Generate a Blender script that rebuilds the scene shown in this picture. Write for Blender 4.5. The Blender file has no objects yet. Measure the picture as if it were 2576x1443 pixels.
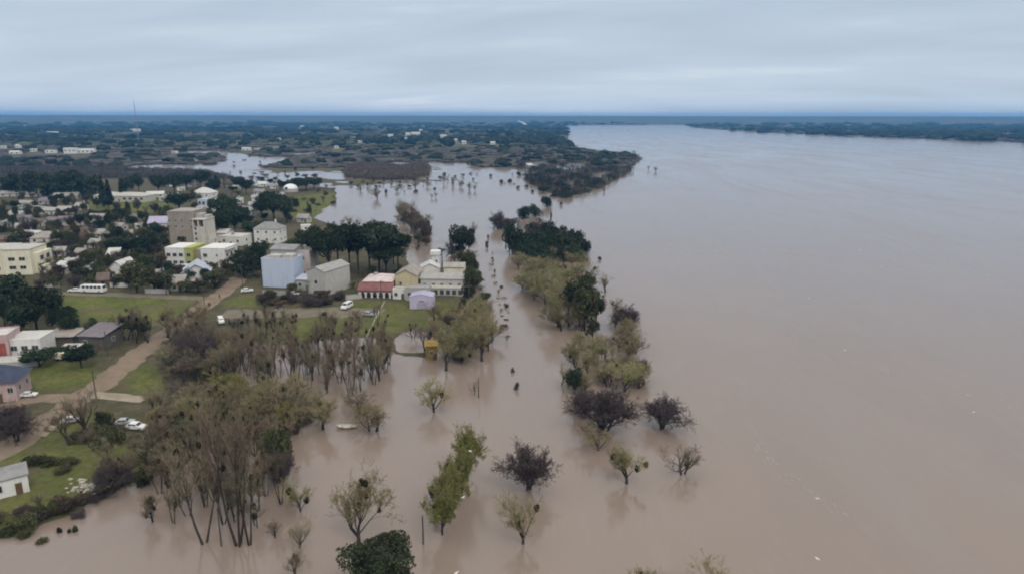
import bpy, math, random, bmesh
import numpy as np
from mathutils import Vector, Matrix

C = bpy.context.scene
COL = C.collection
rad = math.radians

# ------------------------------------------------------------------ camera
CAM_H, FOC = 65.0, 1740.0            # drone height (m); focal length in traced units (frame 2576 x 1443)
PITCH, ROLL = math.atan(428.5 / FOC), 0.0015
Fw = Vector((0, math.cos(PITCH), -math.sin(PITCH)))
R0 = Vector((1, 0, 0)); U0 = Vector((0, math.sin(PITCH), math.cos(PITCH)))
Rt = R0 * math.cos(ROLL) + U0 * math.sin(ROLL)
Up = U0 * math.cos(ROLL) - R0 * math.sin(ROLL)
CAM = Vector((0, 0, CAM_H))
cd = bpy.data.cameras.new('camera')
cam = bpy.data.objects.new('camera', cd); COL.objects.link(cam)
cd.sensor_width = 36.0; cd.lens = 18.0 * FOC / 1288.0
cd.clip_start = 1.0; cd.clip_end = 60000.0
m = Matrix.Identity(4)
for i in range(3):
    m[i][0] = Rt[i]; m[i][1] = Up[i]; m[i][2] = -Fw[i]; m[i][3] = CAM[i]
cam.matrix_world = m
C.camera = cam

# ------------------------------------------------------------------ world, sun, exposure
SUN_EL, SUN_ROT = rad(48), rad(150)
w = bpy.data.worlds.new("World"); C.world = w; w.use_nodes = True
nt = w.node_tree; nt.nodes.clear()
def N(t, **k):
    n = nt.nodes.new(t)
    for a, b in k.items(): setattr(n, a, b)
    return n
L = lambda a, b: nt.links.new(a, b)
out = N('ShaderNodeOutputWorld'); bg = N('ShaderNodeBackground'); bg.inputs[1].default_value = 0.1
sky = N('ShaderNodeTexSky', sky_type='NISHITA'); sky.sun_disc = False
sky.sun_elevation = SUN_EL; sky.sun_rotation = SUN_ROT
tc = N('ShaderNodeTexCoord'); sx = N('ShaderNodeSeparateXYZ'); L(tc.outputs['Generated'], sx.inputs[0])
def mth(op, a, b=None):
    n = N('ShaderNodeMath', operation=op)
    for i, v in enumerate((a, b)):
        if v is None: continue
        if isinstance(v, (int, float)): n.inputs[i].default_value = v
        else: L(v, n.inputs[i])
    return n.outputs[0]
zz = mth('ADD', mth('MAXIMUM', sx.outputs[2], 0.0), 0.13)
uu = mth('DIVIDE', sx.outputs[0], zz); vv = mth('DIVIDE', sx.outputs[1], zz)
cb = N('ShaderNodeCombineXYZ'); L(mth('MULTIPLY', uu, 0.40), cb.inputs[0]); L(mth('ADD', mth('MULTIPLY', vv, 0.85), mth('MULTIPLY', uu, 0.16)), cb.inputs[1])
n1 = N('ShaderNodeTexNoise'); n1.inputs['Scale'].default_value = 1.25; n1.inputs['Detail'].default_value = 5; n1.inputs['Roughness'].default_value = 0.52
n1.inputs['Distortion'].default_value = 0.35
L(cb.outputs[0], n1.inputs['Vector'])
cr = N('ShaderNodeValToRGB'); L(n1.outputs[0], cr.inputs[0])
e = cr.color_ramp.elements
S = 1.0
e[0].position = 0.30; e[0].color = (0.460, 0.535, 0.628, 1)
e[1].position = 0.70; e[1].color = (0.64, 0.71, 0.79, 1)
a = e.new(0.45); a.color = (0.495, 0.580, 0.695, 1)
a = e.new(0.56); a.color = (0.535, 0.615, 0.725, 1)
sc10 = N('ShaderNodeVectorMath', operation='SCALE'); sc10.inputs['Scale'].default_value = 10.0 * S
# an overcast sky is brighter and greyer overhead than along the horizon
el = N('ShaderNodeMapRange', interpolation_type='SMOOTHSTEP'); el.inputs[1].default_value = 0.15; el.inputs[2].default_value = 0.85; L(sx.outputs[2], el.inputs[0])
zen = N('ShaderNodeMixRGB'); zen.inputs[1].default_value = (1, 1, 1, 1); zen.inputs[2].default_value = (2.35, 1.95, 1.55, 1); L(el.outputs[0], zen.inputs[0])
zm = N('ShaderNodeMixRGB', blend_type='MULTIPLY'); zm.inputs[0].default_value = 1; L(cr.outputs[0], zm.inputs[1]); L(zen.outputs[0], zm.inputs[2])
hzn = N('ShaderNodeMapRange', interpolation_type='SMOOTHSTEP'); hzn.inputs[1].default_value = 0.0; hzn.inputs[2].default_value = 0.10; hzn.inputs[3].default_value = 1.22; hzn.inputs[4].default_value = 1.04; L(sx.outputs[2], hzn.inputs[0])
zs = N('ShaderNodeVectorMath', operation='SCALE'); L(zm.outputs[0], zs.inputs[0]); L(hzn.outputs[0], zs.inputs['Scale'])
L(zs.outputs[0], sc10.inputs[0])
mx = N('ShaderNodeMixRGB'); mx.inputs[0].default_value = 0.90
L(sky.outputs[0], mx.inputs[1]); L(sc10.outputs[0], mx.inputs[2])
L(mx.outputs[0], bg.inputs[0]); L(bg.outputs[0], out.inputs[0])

sl = bpy.data.lights.new('sun', 'SUN'); sl.energy = 1.3; sl.angle = rad(25); sl.color = (1.0, 0.92, 0.80)
so = bpy.data.objects.new('sun', sl); COL.objects.link(so)
sd_ = Vector((math.sin(SUN_ROT) * math.cos(SUN_EL), math.cos(SUN_ROT) * math.cos(SUN_EL), math.sin(SUN_EL)))
so.rotation_euler = sd_.to_track_quat('Z', 'Y').to_euler(); so.location = (0, 0, 300)

C.view_settings.view_transform = 'Standard'; C.view_settings.look = 'None'
C.view_settings.exposure = 0.0; C.view_settings.gamma = 1.0; C.view_settings.use_curve_mapping = False
C.render.engine = 'CYCLES'
C.cycles.max_bounces = 5; C.cycles.diffuse_bounces = 2; C.cycles.glossy_bounces = 2
C.cycles.transmission_bounces = 2; C.cycles.volume_bounces = 0; C.cycles.transparent_max_bounces = 4
C.cycles.caustics_reflective = False; C.cycles.caustics_refractive = False
C.cycles.use_denoising = True; C.cycles.filter_width = 2.0
C.cycles.use_adaptive_sampling = True; C.cycles.adaptive_threshold = 0.02

# ------------------------------------------------------------------ tracing helpers
def ray(x, y): return Fw + Rt * ((x - 1288.0) / FOC) + Up * ((721.5 - y) / FOC)
FAR = 11000.0
def P(x, y, z=0.0):
    d = ray(x, y)
    hl = math.hypot(d.x, d.y)
    t = (z - CAM_H) / d.z if d.z < -1e-5 else 1e9
    t = min(t, FAR / hl)
    p = CAM + d * t; p.z = z
    return p
def mpp(p): return (p - CAM).dot(Fw) / FOC
def top_h(p, yt):
    v = p - CAM; k = (721.5 - yt) / FOC
    return (k * v.dot(Fw) - v.dot(Up)) / (Up.z - k * Fw.z)
def poly(pts): return np.array([[P(x, y).x, P(x, y).y] for x, y in pts])

def sdist(px, py, pl):
    """signed distance (positive inside) of points to polygon"""
    best = np.full(px.shape, 1e18); ins = np.zeros(px.shape, bool)
    n = len(pl)
    for i in range(n):
        ax, ay = pl[i]; bx, by = pl[(i + 1) % n]
        ex, ey = bx - ax, by - ay
        l2 = ex * ex + ey * ey
        if l2 < 1e-9: continue
        t = np.clip(((px - ax) * ex + (py - ay) * ey) / l2, 0, 1)
        dx = px - (ax + t * ex); dy = py - (ay + t * ey)
        best = np.minimum(best, dx * dx + dy * dy)
        c = (ay > py) != (by > py)
        if ey != 0: ins ^= c & (px < ex * (py - ay) / ey + ax)
    s = np.sqrt(best)
    return np.where(ins, s, -s)

NEAR = poly([(-900, 1440), (-200, 1388), (0, 1362), (70, 1352), (85, 1328), (140, 1308), (190, 1292), (235, 1262), (290, 1238), (335, 1215),
    (420, 1190), (500, 1150), (590, 1120), (690, 1095), (760, 1078), (800, 1055), (770, 1015), (700, 1000), (610, 992), (550, 975), (530, 945),
    (545, 905), (580, 882), (640, 872), (720, 868), (800, 858), (870, 852), (930, 848), (972, 858), (985, 888), (1030, 897), (1085, 902),
    (1108, 885), (1098, 840), (1130, 805), (1172, 780), (1190, 745), (1187, 700), (1172, 668), (1135, 672), (1095, 676), (1058, 682), (1035, 672),
    (1022, 640), (1030, 600), (1012, 582), (960, 577), (880, 572), (822, 562), (795, 548), (818, 528), (846, 508), (852, 488), (842, 474), (800, 470),
    (770, 464), (700, 467), (640, 468), (610, 455), (570, 440), (520, 432), (430, 428), (330, 427), (300, 421), (-1200, 421), (-1400, 900)])
FARL = poly([(-1600, 426), (300, 426), (328, 416), (430, 414), (540, 416), (568, 404), (560, 393), (540, 388), (470, 387), (475, 379), (545, 379),
    (600, 386), (640, 395), (735, 395), (728, 403), (700, 411), (660, 420), (690, 434), (780, 431), (850, 425), (905, 412), (1000, 408), (1170, 411),
    (1200, 420), (1300, 421), (1340, 408), (1392, 404), (1345, 422), (1310, 452), (1340, 466), (1400, 488), (1440, 491), (1480, 484), (1530, 466),
    (1575, 440), (1600, 415), (1608, 404), (1600, 389), (1500, 379), (1440, 371), (1408, 355), (1432, 338), (1418, 317), (1560, 315), (1740, 314.5),
    (1738, 319), (1775, 325), (1900, 334), (2100, 341), (2300, 348), (2576, 359), (3600, 390), (4600, 250), (1288, 250), (-2600, 250)])
HOLES = [poly(p) for p in (
    [(1000, 882), (998, 855), (1012, 836), (1040, 828), (1072, 834), (1090, 852), (1092, 880), (1045, 886)],
    [(2490, 341), (2530, 334), (2562, 338), (2555, 346), (2520, 345)],
    [(2230, 305.5), (2260, 303), (2330, 304.5), (2300, 307)],
    [(1395, 418), (1450, 410), (1480, 418), (1440, 426), (1400, 428)], [(1330, 440), (1365, 432), (1372, 442), (1340, 450)], [(1480, 440), (1520, 432), (1545, 440), (1500, 450)], [(1408, 470), (1440, 460), (1452, 470), (1425, 478)],
    [(330, 405), (430, 402), (520, 403), (525, 407), (430, 408), (335, 409)], [(600, 373), (690, 370), (725, 373), (650, 377)], [(890, 399), (1000, 396), (1060, 399), (980, 404)], [(700, 386), (800, 383), (830, 387), (740, 391)], [(250, 436), (330, 434), (420, 436), (330, 440)],
    [(598, 866), (640, 862), (655, 905), (600, 915)])]
REEDS = poly([(874, 428), (905, 415), (960, 412), (1010, 422), (1060, 412), (1075, 420), (1070, 440), (1030, 451), (950, 452), (880, 446)])

def wob(x, y, s):
    return (np.sin(x / s + 1.3 * np.sin(y / s * 0.7)) + np.sin(y / s * 1.3 + 2.1 + np.sin(x / s * 0.6)) + 0.6 * np.sin((x + y) / s * 2.3 + 0.7) + 0.5 * np.sin((x - 1.7 * y) / s * 3.1)) / 3.1

def land_sd(x, y):
    d = np.hypot(x, y)
    s = np.maximum(sdist(x, y, NEAR), sdist(x, y, FARL))
    for h in HOLES: s = np.minimum(s, -sdist(x, y, h))
    s = np.maximum(s, sdist(x, y, REEDS) * 0.02 - 0.4)
    return s + wob(x, y, 9.0) * 1.1 * np.clip(d / 150, .6, 2) + wob(x, y, 47.0) * np.clip(d * 0.006 - 1.2, 0, 14)
def th(x, y):
    """ground height"""
    x = np.atleast_1d(np.asarray(x, float)); y = np.atleast_1d(np.asarray(y, float))
    s = land_sd(x, y); d = np.hypot(x, y)
    h = np.where(s > 0, np.minimum(s, 6) * 0.07 + np.clip(s - 6, 0, 160) * 0.012, np.maximum(s * 0.22, -2.5))
    h = h + np.where(s > 4, wob(x, y, 21.0) * 0.25 * np.clip((s - 4) / 8, 0, 1), 0)
    r = np.clip((d - 5300) / 3800, 0, 1)
    hill = r * r * (3 - 2 * r) * (68 + 2.0 * wob(x, y, 900.0))
    return h + np.where(s > 0, hill, 0)
def th1(x, y): return float(th(x, y)[0])
def land(x, y):
    z = 0.0
    for _ in range(6):
        p = P(x, y, z); z = 0.5 * z + 0.5 * max(th1(p.x, p.y), 0.0)
    p = P(x, y, z); p.z = max(th1(p.x, p.y), -0.6)
    return p

# ------------------------------------------------------------------ materials
def mat(name, col, rough=0.8, var=0.15, scale=1.5, col2=None, bump=0.0, metallic=0.0, spec=0.3, per_obj=0.0):
    m = bpy.data.materials.new(name); m.use_nodes = True
    t = m.node_tree; b = t.nodes['Principled BSDF']
    b.inputs['Roughness'].default_value = rough; b.inputs['Metallic'].default_value = metallic
    b.inputs['Specular IOR Level'].default_value = spec
    tcn = t.nodes.new('ShaderNodeTexCoord')
    no = t.nodes.new('ShaderNodeTexNoise'); no.inputs['Scale'].default_value = scale; no.inputs['Detail'].default_value = 5; no.inputs['Roughness'].default_value = 0.65
    t.links.new(tcn.outputs['Object'], no.inputs['Vector'])
    mi = t.nodes.new('ShaderNodeMixRGB')
    c2 = col2 or tuple(c * (1 - var * 2) for c in col)
    mi.inputs[1].default_value = (*[min(1, c * (1 + var * .5)) for c in col], 1); mi.inputs[2].default_value = (*c2, 1)
    mr = t.nodes.new('ShaderNodeMapRange'); mr.inputs[1].default_value = 0.35; mr.inputs[2].default_value = 0.75
    t.links.new(no.outputs[0], mr.inputs[0]); t.links.new(mr.outputs[0], mi.inputs[0])
    last = mi.outputs[0]
    if name.startswith(('road_', 'path_')):
        n2 = t.nodes.new('ShaderNodeTexNoise'); n2.inputs['Scale'].default_value = .16; n2.inputs['Detail'].default_value = 7; n2.inputs['Roughness'].default_value = .75
        t.links.new(tcn.outputs['Object'], n2.inputs['Vector'])
        m3 = t.nodes.new('ShaderNodeMapRange'); m3.inputs[1].default_value = .5; m3.inputs[2].default_value = .68; m3.inputs[4].default_value = .75
        t.links.new(n2.outputs[0], m3.inputs[0])
        st = t.nodes.new('ShaderNodeMixRGB'); st.inputs[2].default_value = (*[c * f for c, f in zip(col, (.62, .66, .62))], 1)
        t.links.new(m3.outputs[0], st.inputs[0]); t.links.new(last, st.inputs[1]); last = st.outputs[0]
    if name.startswith(('wall_', 'roof_')):
        mpn = t.nodes.new('ShaderNodeMapping'); mpn.inputs['Scale'].default_value = (1, 1, .16) if name.startswith('wall_') else (1, .3, 1)
        t.links.new(tcn.outputs['Object'], mpn.inputs['Vector'])
        n2 = t.nodes.new('ShaderNodeTexNoise'); n2.inputs['Scale'].default_value = .9; n2.inputs['Detail'].default_value = 6; n2.inputs['Roughness'].default_value = .75
        t.links.new(mpn.outputs[0], n2.inputs['Vector'])
        m3 = t.nodes.new('ShaderNodeMapRange'); m3.inputs[1].default_value = .48; m3.inputs[2].default_value = .78; m3.inputs[4].default_value = .6
        t.links.new(n2.outputs[0], m3.inputs[0])
        st = t.nodes.new('ShaderNodeMixRGB'); st.blend_type = 'MULTIPLY'; st.inputs[2].default_value = (.62, .58, .52, 1)
        t.links.new(m3.outputs[0], st.inputs[0]); t.links.new(last, st.inputs[1]); last = st.outputs[0]
    if per_obj:
        oi = t.nodes.new('ShaderNodeObjectInfo'); hs = t.nodes.new('ShaderNodeHueSaturation')
        m2 = t.nodes.new('ShaderNodeMapRange'); m2.inputs[3].default_value = 1 - per_obj; m2.inputs[4].default_value = 1 + per_obj
        t.links.new(oi.outputs['Random'], m2.inputs[0]); t.links.new(m2.outputs[0], hs.inputs['Value']); t.links.new(last, hs.inputs['Color']); last = hs.outputs[0]
    t.links.new(last, b.inputs['Base Color'])
    if bump:
        bp = t.nodes.new('ShaderNodeBump'); bp.inputs['Strength'].default_value = bump; bp.inputs['Distance'].default_value = 0.05
        t.links.new(no.outputs[0], bp.inputs['Height']); t.links.new(bp.outputs[0], b.inputs['Normal'])
    return m

def leafmat(name, dark, light, objvar=0.25, transl=0.25, hue=0.02):
    m = bpy.data.materials.new(name); m.use_nodes = True
    t = m.node_tree; t.nodes.clear()
    o = t.nodes.new('ShaderNodeOutputMaterial')
    g = t.nodes.new('ShaderNodeNewGeometry'); oi = t.nodes.new('ShaderNodeObjectInfo')
    mi = t.nodes.new('ShaderNodeMixRGB'); mi.inputs[1].default_value = (*dark, 1); mi.inputs[2].default_value = (*light, 1)
    t.links.new(g.outputs['Random Per Island'], mi.inputs[0])
    hs = t.nodes.new('ShaderNodeHueSaturation')
    a = t.nodes.new('ShaderNodeMapRange'); a.inputs[3].default_value = 1 - objvar; a.inputs[4].default_value = 1 + objvar
    t.links.new(oi.outputs['Random'], a.inputs[0]); t.links.new(a.outputs[0], hs.inputs['Value'])
    wn = t.nodes.new('ShaderNodeTexWhiteNoise'); wn.noise_dimensions = '1D'; t.links.new(oi.outputs['Random'], wn.inputs['W'])
    a2 = t.nodes.new('ShaderNodeMapRange'); a2.inputs[3].default_value = .5 - hue; a2.inputs[4].default_value = .5 + hue
    t.links.new(wn.outputs[0], a2.inputs[0]); t.links.new(a2.outputs[0], hs.inputs['Hue'])
    t.links.new(mi.outputs[0], hs.inputs['Color'])
    d = t.nodes.new('ShaderNodeBsdfDiffuse'); t.links.new(hs.outputs[0], d.inputs[0])
    if transl:
        tr = t.nodes.new('ShaderNodeBsdfTranslucent'); t.links.new(hs.outputs[0], tr.inputs[0])
        ms = t.nodes.new('ShaderNodeMixShader'); ms.inputs[0].default_value = transl
        t.links.new(d.outputs[0], ms.inputs[1]); t.links.new(tr.outputs[0], ms.inputs[2]); t.links.new(ms.outputs[0], o.inputs[0])
    else: t.links.new(d.outputs[0], o.inputs[0])
    return m

M = dict(
    bark=mat('bark_dark', (0.050, 0.040, 0.032), .9, .3, 3, per_obj=.3),
    barkgrey=mat('bark_grey', (0.10, 0.082, 0.064), .9, .3, 3, per_obj=.25),
    twig=leafmat('twigs_grey', (0.125, 0.104, 0.070), (0.245, 0.205, 0.142), .25, 0, .03),
    twigolive=leafmat('twigs_olive', (0.19, 0.165, 0.100), (0.34, 0.295, 0.185), .2, .1, .03),
    plum=leafmat('twigs_plum', (0.060, 0.045, 0.046), (0.115, 0.090, 0.090), .2, 0, .03),
    willow=leafmat('leaves_willow', (0.19, 0.172, 0.075), (0.34, 0.31, 0.155), .2, .3, .03),
    fresh=leafmat('leaves_fresh', (0.125, 0.135, 0.035), (0.25, 0.245, 0.080), .2, .3),
    ever=leafmat('leaves_evergreen', (0.021, 0.030, 0.017), (0.060, 0.076, 0.043), .35, .2, .03),
    broad=leafmat('leaves_broad', (0.042, 0.048, 0.022), (0.112, 0.116, 0.058), .35, .25, .03),
    rust=leafmat('leaves_rust', (0.054, 0.044, 0.031), (0.115, 0.095, 0.068), .3, .15, .03),
    clump=leafmat('leaves_mistletoe', (0.020, 0.020, 0.008), (0.050, 0.048, 0.020), .25, .1),
    palm=leafmat('leaves_palm', (0.020, 0.025, 0.018), (0.050, 0.055, 0.040), .2, .1),
    reed=leafmat('reeds', (0.085, 0.070, 0.058), (0.15, 0.125, 0.105), .1, 0),
    farever=leafmat('far_evergreen', (0.014, 0.020, 0.016), (0.040, 0.050, 0.034), .1, 0),
    farbare=leafmat('far_bare', (0.058, 0.052, 0.048), (0.110, 0.100, 0.090), .1, 0),
    farplum=leafmat('far_plum', (0.054, 0.045, 0.040), (0.115, 0.098, 0.086), .1, 0),
    farolive=leafmat('far_olive', (0.060, 0.066, 0.034), (0.120, 0.124, 0.072), .1, 0),
    white=mat('wall_white', (0.72, 0.71, 0.68), .8, .08, .6), cream=mat('wall_cream', (0.74, 0.70, 0.54), .8, .07, .5),
    offw=mat('wall_offwhite', (0.48, 0.465, 0.43), .85, .1, .7), pgreen=mat('wall_pale_green', (0.50, 0.51, 0.42), .85, .1, .4),
    tan=mat('wall_tan', (0.33, 0.29, 0.235), .9, .12, .25), beige=mat('wall_beige', (0.56, 0.53, 0.46), .85, .1, .3),
    lime=mat('wall_lime', (0.40, 0.42, 0.13), .85, .1, .5), blue=mat('wall_blue', (0.46, 0.55, 0.70), .8, .06, .22, col2=(0.55, 0.56, 0.64)),
    grey=mat('wall_grey', (0.42, 0.41, 0.40), .85, .12, .5), pink=mat('wall_pink', (0.50, 0.37, 0.36), .85, .1, .5),
    red=mat('wall_red', (0.34, 0.085, 0.075), .8, .15, .6), brick=mat('wall_brick', (0.26, 0.15, 0.11), .9, .2, .8),
    yellow=mat('wall_yellow', (0.56, 0.49, 0.31), .85, .08, .4), lilac=mat('wall_lilac', (0.54, 0.49, 0.66), .8, .06, .5),
    mustard=mat('wall_mustard', (0.28, 0.185, 0.045), .8, .15, .8), dkgrey=mat('wall_dark', (0.12, 0.11, 0.10), .9, .2, .8),
    rgrey=mat('roof_grey', (0.26, 0.26, 0.26), .7, .15, .4), rtin=mat('roof_tin', (0.36, 0.355, 0.34), .5, .12, .4, metallic=.2),
    rwhite=mat('roof_white', (0.56, 0.56, 0.54), .6, .1, .4), rmaroon=mat('roof_maroon', (0.22, 0.10, 0.095), .8, .18, .5),
    rpink=mat('roof_pinkish', (0.60, 0.51, 0.50), .8, .15, .4), rnavy=mat('roof_navy', (0.050, 0.065, 0.11), .7, .2, .5),
    rbrown=mat('roof_brown', (0.15, 0.115, 0.10), .85, .2, .5), rpurple=mat('roof_purple_grey', (0.19, 0.17, 0.19), .8, .15, .4),
    rbluegrey=mat('roof_blue_grey', (0.44, 0.48, 0.56), .6, .1, .4), rtaupe=mat('roof_taupe', (0.32, 0.29, 0.26), .8, .15, .4),
    rconc=mat('roof_concrete', (0.36, 0.34, 0.31), .9, .2, .3), rlilac=mat('roof_lilac', (0.40, 0.375, 0.50), .7, .1, .4),
    frame=mat('window_frame', (0.50, 0.50, 0.48), .6, .05), glass=mat('window_glass', (0.025, 0.030, 0.036), .12, .1, 1, spec=.6),
    door=mat('door_wood', (0.14, 0.085, 0.05), .7, .2, 2), dome=mat('dome_white', (0.78, 0.79, 0.80), .5, .05, .5),
    carwhite=mat('paint_white', (0.76, 0.76, 0.75), .3, .04, 1, spec=.5), carsilver=mat('paint_silver', (0.48, 0.49, 0.50), .3, .05, 1, metallic=.4),
    cardark=mat('paint_dark_red', (0.060, 0.022, 0.018), .35, .1, 1, spec=.5), tyre=mat('tyre_rubber', (0.02, 0.02, 0.02), .9, .1),
    rim=mat('rim_metal', (0.4, 0.4, 0.4), .4, .05, metallic=.6), lamp=mat('headlight_glass', (0.75, 0.75, 0.72), .2, .02),
    pole=mat('pole_wood', (0.10, 0.082, 0.066), .9, .2, 2), wire=mat('metal_grey', (0.25, 0.26, 0.27), .5, .1),
    boatd=mat('boat_hull_dark', (0.050, 0.036, 0.030), .7, .2, 2), boatw=mat('boat_hull_pale', (0.60, 0.57, 0.50), .6, .1, 2),
    rubble=mat('rubble_pale', (0.45, 0.42, 0.36), .9, .3, 3), bird=mat('bird_white', (0.8, 0.8, 0.78), .8, .05),
    smoke=mat('smoke_white', (0.82, 0.84, 0.86), 1.0, .05, .05, spec=0), foam=mat('foam', (0.33, 0.298, 0.28), .8, .05, .6),
    skin=mat('skin', (0.35, 0.22, 0.16), .6, .05), cloth=mat('clothes_dark', (0.035, 0.033, 0.035), .9, .2), cloth2=mat('trousers_dark', (0.028, 0.030, 0.045), .9, .2),
    hair=mat('hair_dark', (0.02, 0.014, 0.01), .8, .1), concrete=mat('concrete_pale', (0.44, 0.40, 0.33), .9, .15, .6), timber=mat('timber_pale', (0.36, 0.345, 0.255), .9, .15, 1),
)

# ------------------------------------------------------------------ mesh builder
class MB:
    def __init__(s): s.v = []; s.f = []; s.m = []
    def add(s, vs, fs, mi=0):
        o = len(s.v); s.v.extend(vs); s.f.extend([tuple(i + o for i in f) for f in fs]); s.m.extend([mi] * len(fs))
    def box(s, x0, x1, y0, y1, z0, z1, mi=0):
        s.add([(x0, y0, z0), (x1, y0, z0), (x1, y1, z0), (x0, y1, z0), (x0, y0, z1), (x1, y0, z1), (x1, y1, z1), (x0, y1, z1)],
              [(3, 2, 1, 0), (4, 5, 6, 7), (0, 1, 5, 4), (1, 2, 6, 5), (2, 3, 7, 6), (3, 0, 4, 7)], mi)
    def prism(s, prof, a0, a1, axis='x', mi=0):
        n = len(prof)
        mk = (lambda t, q: (t, q[0], q[1])) if axis == 'x' else (lambda t, q: (q[0], t, q[1]))
        vs = [mk(a0, q) for q in prof] + [mk(a1, q) for q in prof]
        fs = [(i, (i + 1) % n, n + (i + 1) % n, n + i) for i in range(n)] + [tuple(range(n - 1, -1, -1)), tuple(range(n, 2 * n))]
        s.add(vs, fs, mi)
    def tube(s, pts, rs, n=4, mi=0, cap=False):
        vs = []; k = len(pts)
        for i, p in enumerate(pts):
            d = (pts[min(i + 1, k - 1)] - pts[max(i - 1, 0)])
            d = d.normalized() if d.length > 1e-9 else Vector((0, 0, 1))
            a = d.orthogonal().normalized(); b = d.cross(a)
            for j in range(n):
                q = p + (a * math.cos(2 * math.pi * j / n) + b * math.sin(2 * math.pi * j / n)) * rs[i]
                vs.append((q.x, q.y, q.z))
        fs = [(i * n + j, i * n + (j + 1) % n, (i + 1) * n + (j + 1) % n, (i + 1) * n + j) for i in range(k - 1) for j in range(n)]
        if cap: fs += [tuple(range(n - 1, -1, -1)), tuple((k - 1) * n + j for j in range(n))]
        s.add(vs, fs, mi)
    def mesh(s, name, mats, smooth=False):
        me = bpy.data.meshes.new(name); me.from_pydata([tuple(v) for v in s.v], [], s.f)
        for x in (mats if isinstance(mats, (list, tuple)) else [mats]): me.materials.append(x)
        if any(s.m): me.polygons.foreach_set('material_index', s.m)
        if smooth: me.polygons.foreach_set('use_smooth', [True] * len(s.f))
        me.update(); return me
    def obj(s, name, mats, parent=None, smooth=False): return inst(name, s.mesh(name, mats, smooth), parent)
def inst(name, me, parent=None, loc=None, rz=0.0):
    o = bpy.data.objects.new(name, me); COL.objects.link(o)
    if parent: o.parent = parent
    if loc is not None: o.location = loc
    if rz: o.rotation_euler = (0, 0, rz)
    return o
def empty(name, loc, rz=0.0):
    o = bpy.data.objects.new(name, None); COL.objects.link(o); o.empty_display_size = 0.5
    o.location = loc; o.rotation_euler = (0, 0, rz); return o
def tag(o, label, cat, group=None):
    o['label'] = label; o['category'] = cat
    if group: o['group'] = group
    return o
def kind(o, k, label=None):
    o['kind'] = k
    if label: o['label'] = label
    return o
AUTO = []          # things whose label is worked out at the end: (object, description, kind word, group)
MARKS = []         # landmarks: (phrase, position)
def mark(ph, p): MARKS.append((ph, Vector((p[0], p[1], 0))))

# ------------------------------------------------------------------ ground
def np_mesh(name, verts, faces, mats, smooth=True, attrs=None):
    me = bpy.data.meshes.new(name)
    k = faces.shape[1]
    me.vertices.add(len(verts)); me.vertices.foreach_set('co', verts.astype(np.float32).ravel())
    me.loops.add(faces.size); me.loops.foreach_set('vertex_index', faces.astype(np.int32).ravel())
    me.polygons.add(len(faces)); me.polygons.foreach_set('loop_start', np.arange(0, faces.size, k, dtype=np.int32))
    me.polygons.foreach_set('use_smooth', np.full(len(faces), smooth))
    for x in mats: me.materials.append(x)
    for nme, arr in (attrs or {}).items():
        at = me.attributes.new(nme, 'FLOAT', 'POINT'); at.data.foreach_set('value', arr.astype(np.float32))
    me.update(calc_edges=True); me.validate(); return me

GRASS = [[(150, 752), (400, 752), (505, 758), (500, 790), (420, 815), (330, 812), (220, 812), (160, 785)],
         [(62, 925), (130, 915), (240, 935), (232, 975), (150, 990), (70, 985)],
         [(300, 985), (330, 935), (400, 900), (405, 940), (390, 990), (330, 995)],
         [(560, 775), (605, 738), (700, 742), (660, 775)],
         [(830, 800), (900, 762), (1180, 762), (1190, 800), (1040, 830), (940, 845), (680, 862), (690, 805)],
         [(-60, 1370), (-60, 1200), (60, 1120), (180, 1040), (330, 1080), (420, 1180), (240, 1262), (90, 1330)],
         [(200, 514), (250, 508), (425, 512), (440, 538), (330, 545), (205, 534)],
         [(735, 548), (742, 500), (800, 488), (850, 486), (848, 510), (800, 540), (770, 570)],
         [(430, 1075), (450, 1010), (560, 1000), (700, 1008), (760, 1050), (600, 1090)]]
GST = [1.0, 1.0, 1.1, .9, .8, .75, 1.0, 1.5, .7]
na = np.concatenate([np.radians(np.linspace(-100, -43, 16)), np.radians(np.arange(-42, 42.01, 0.18)), np.radians(np.linspace(43, 100, 16))])
nr = np.concatenate([[1.0, 20.0], np.exp(np.arange(math.log(40), math.log(FAR + 300), 0.0118))])
A, Rr = np.meshgrid(na, nr)
gx = (Rr * np.sin(A)).ravel(); gy = (Rr * np.cos(A)).ravel()
gz = th(gx, gy)
gr = np.zeros_like(gx)
for g, s_ in zip(GRASS, GST):
    gr = np.maximum(gr, s_ * np.clip(sdist(gx, gy, poly(g)) / 6 + .5 + .35 * wob(gx, gy, 5.0), 0, 1))
nA, nR = len(na), len(nr)
ii = (np.arange(nR - 1)[:, None] * nA + np.arange(nA - 1)[None, :]).ravel()
faces = np.stack([ii, ii + 1, ii + nA + 1, ii + nA], 1)[:, ::-1]
gm = bpy.data.materials.new('ground_earth'); gm.use_nodes = True
t = gm.node_tree; b = t.nodes['Principled BSDF']; b.inputs['Roughness'].default_value = .95; b.inputs['Specular IOR Level'].default_value = .1
def nn(ty, **k):
    n = t.nodes.new(ty)
    for a_, b_ in k.items(): setattr(n, a_, b_)
    return n
tcn = nn('ShaderNodeTexCoord')
def noise(scale, det=5, rough=.6):
    n = nn('ShaderNodeTexNoise'); n.inputs['Scale'].default_value = scale; n.inputs['Detail'].default_value = det; n.inputs['Roughness'].default_value = rough
    t.links.new(tcn.outputs['Object'], n.inputs['Vector']); return n.outputs[0]
def rng_(src, a_, b_):
    n = nn('ShaderNodeMapRange'); n.inputs[1].default_value = a_; n.inputs[2].default_value = b_; t.links.new(src, n.inputs[0]); return n.outputs[0]
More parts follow.
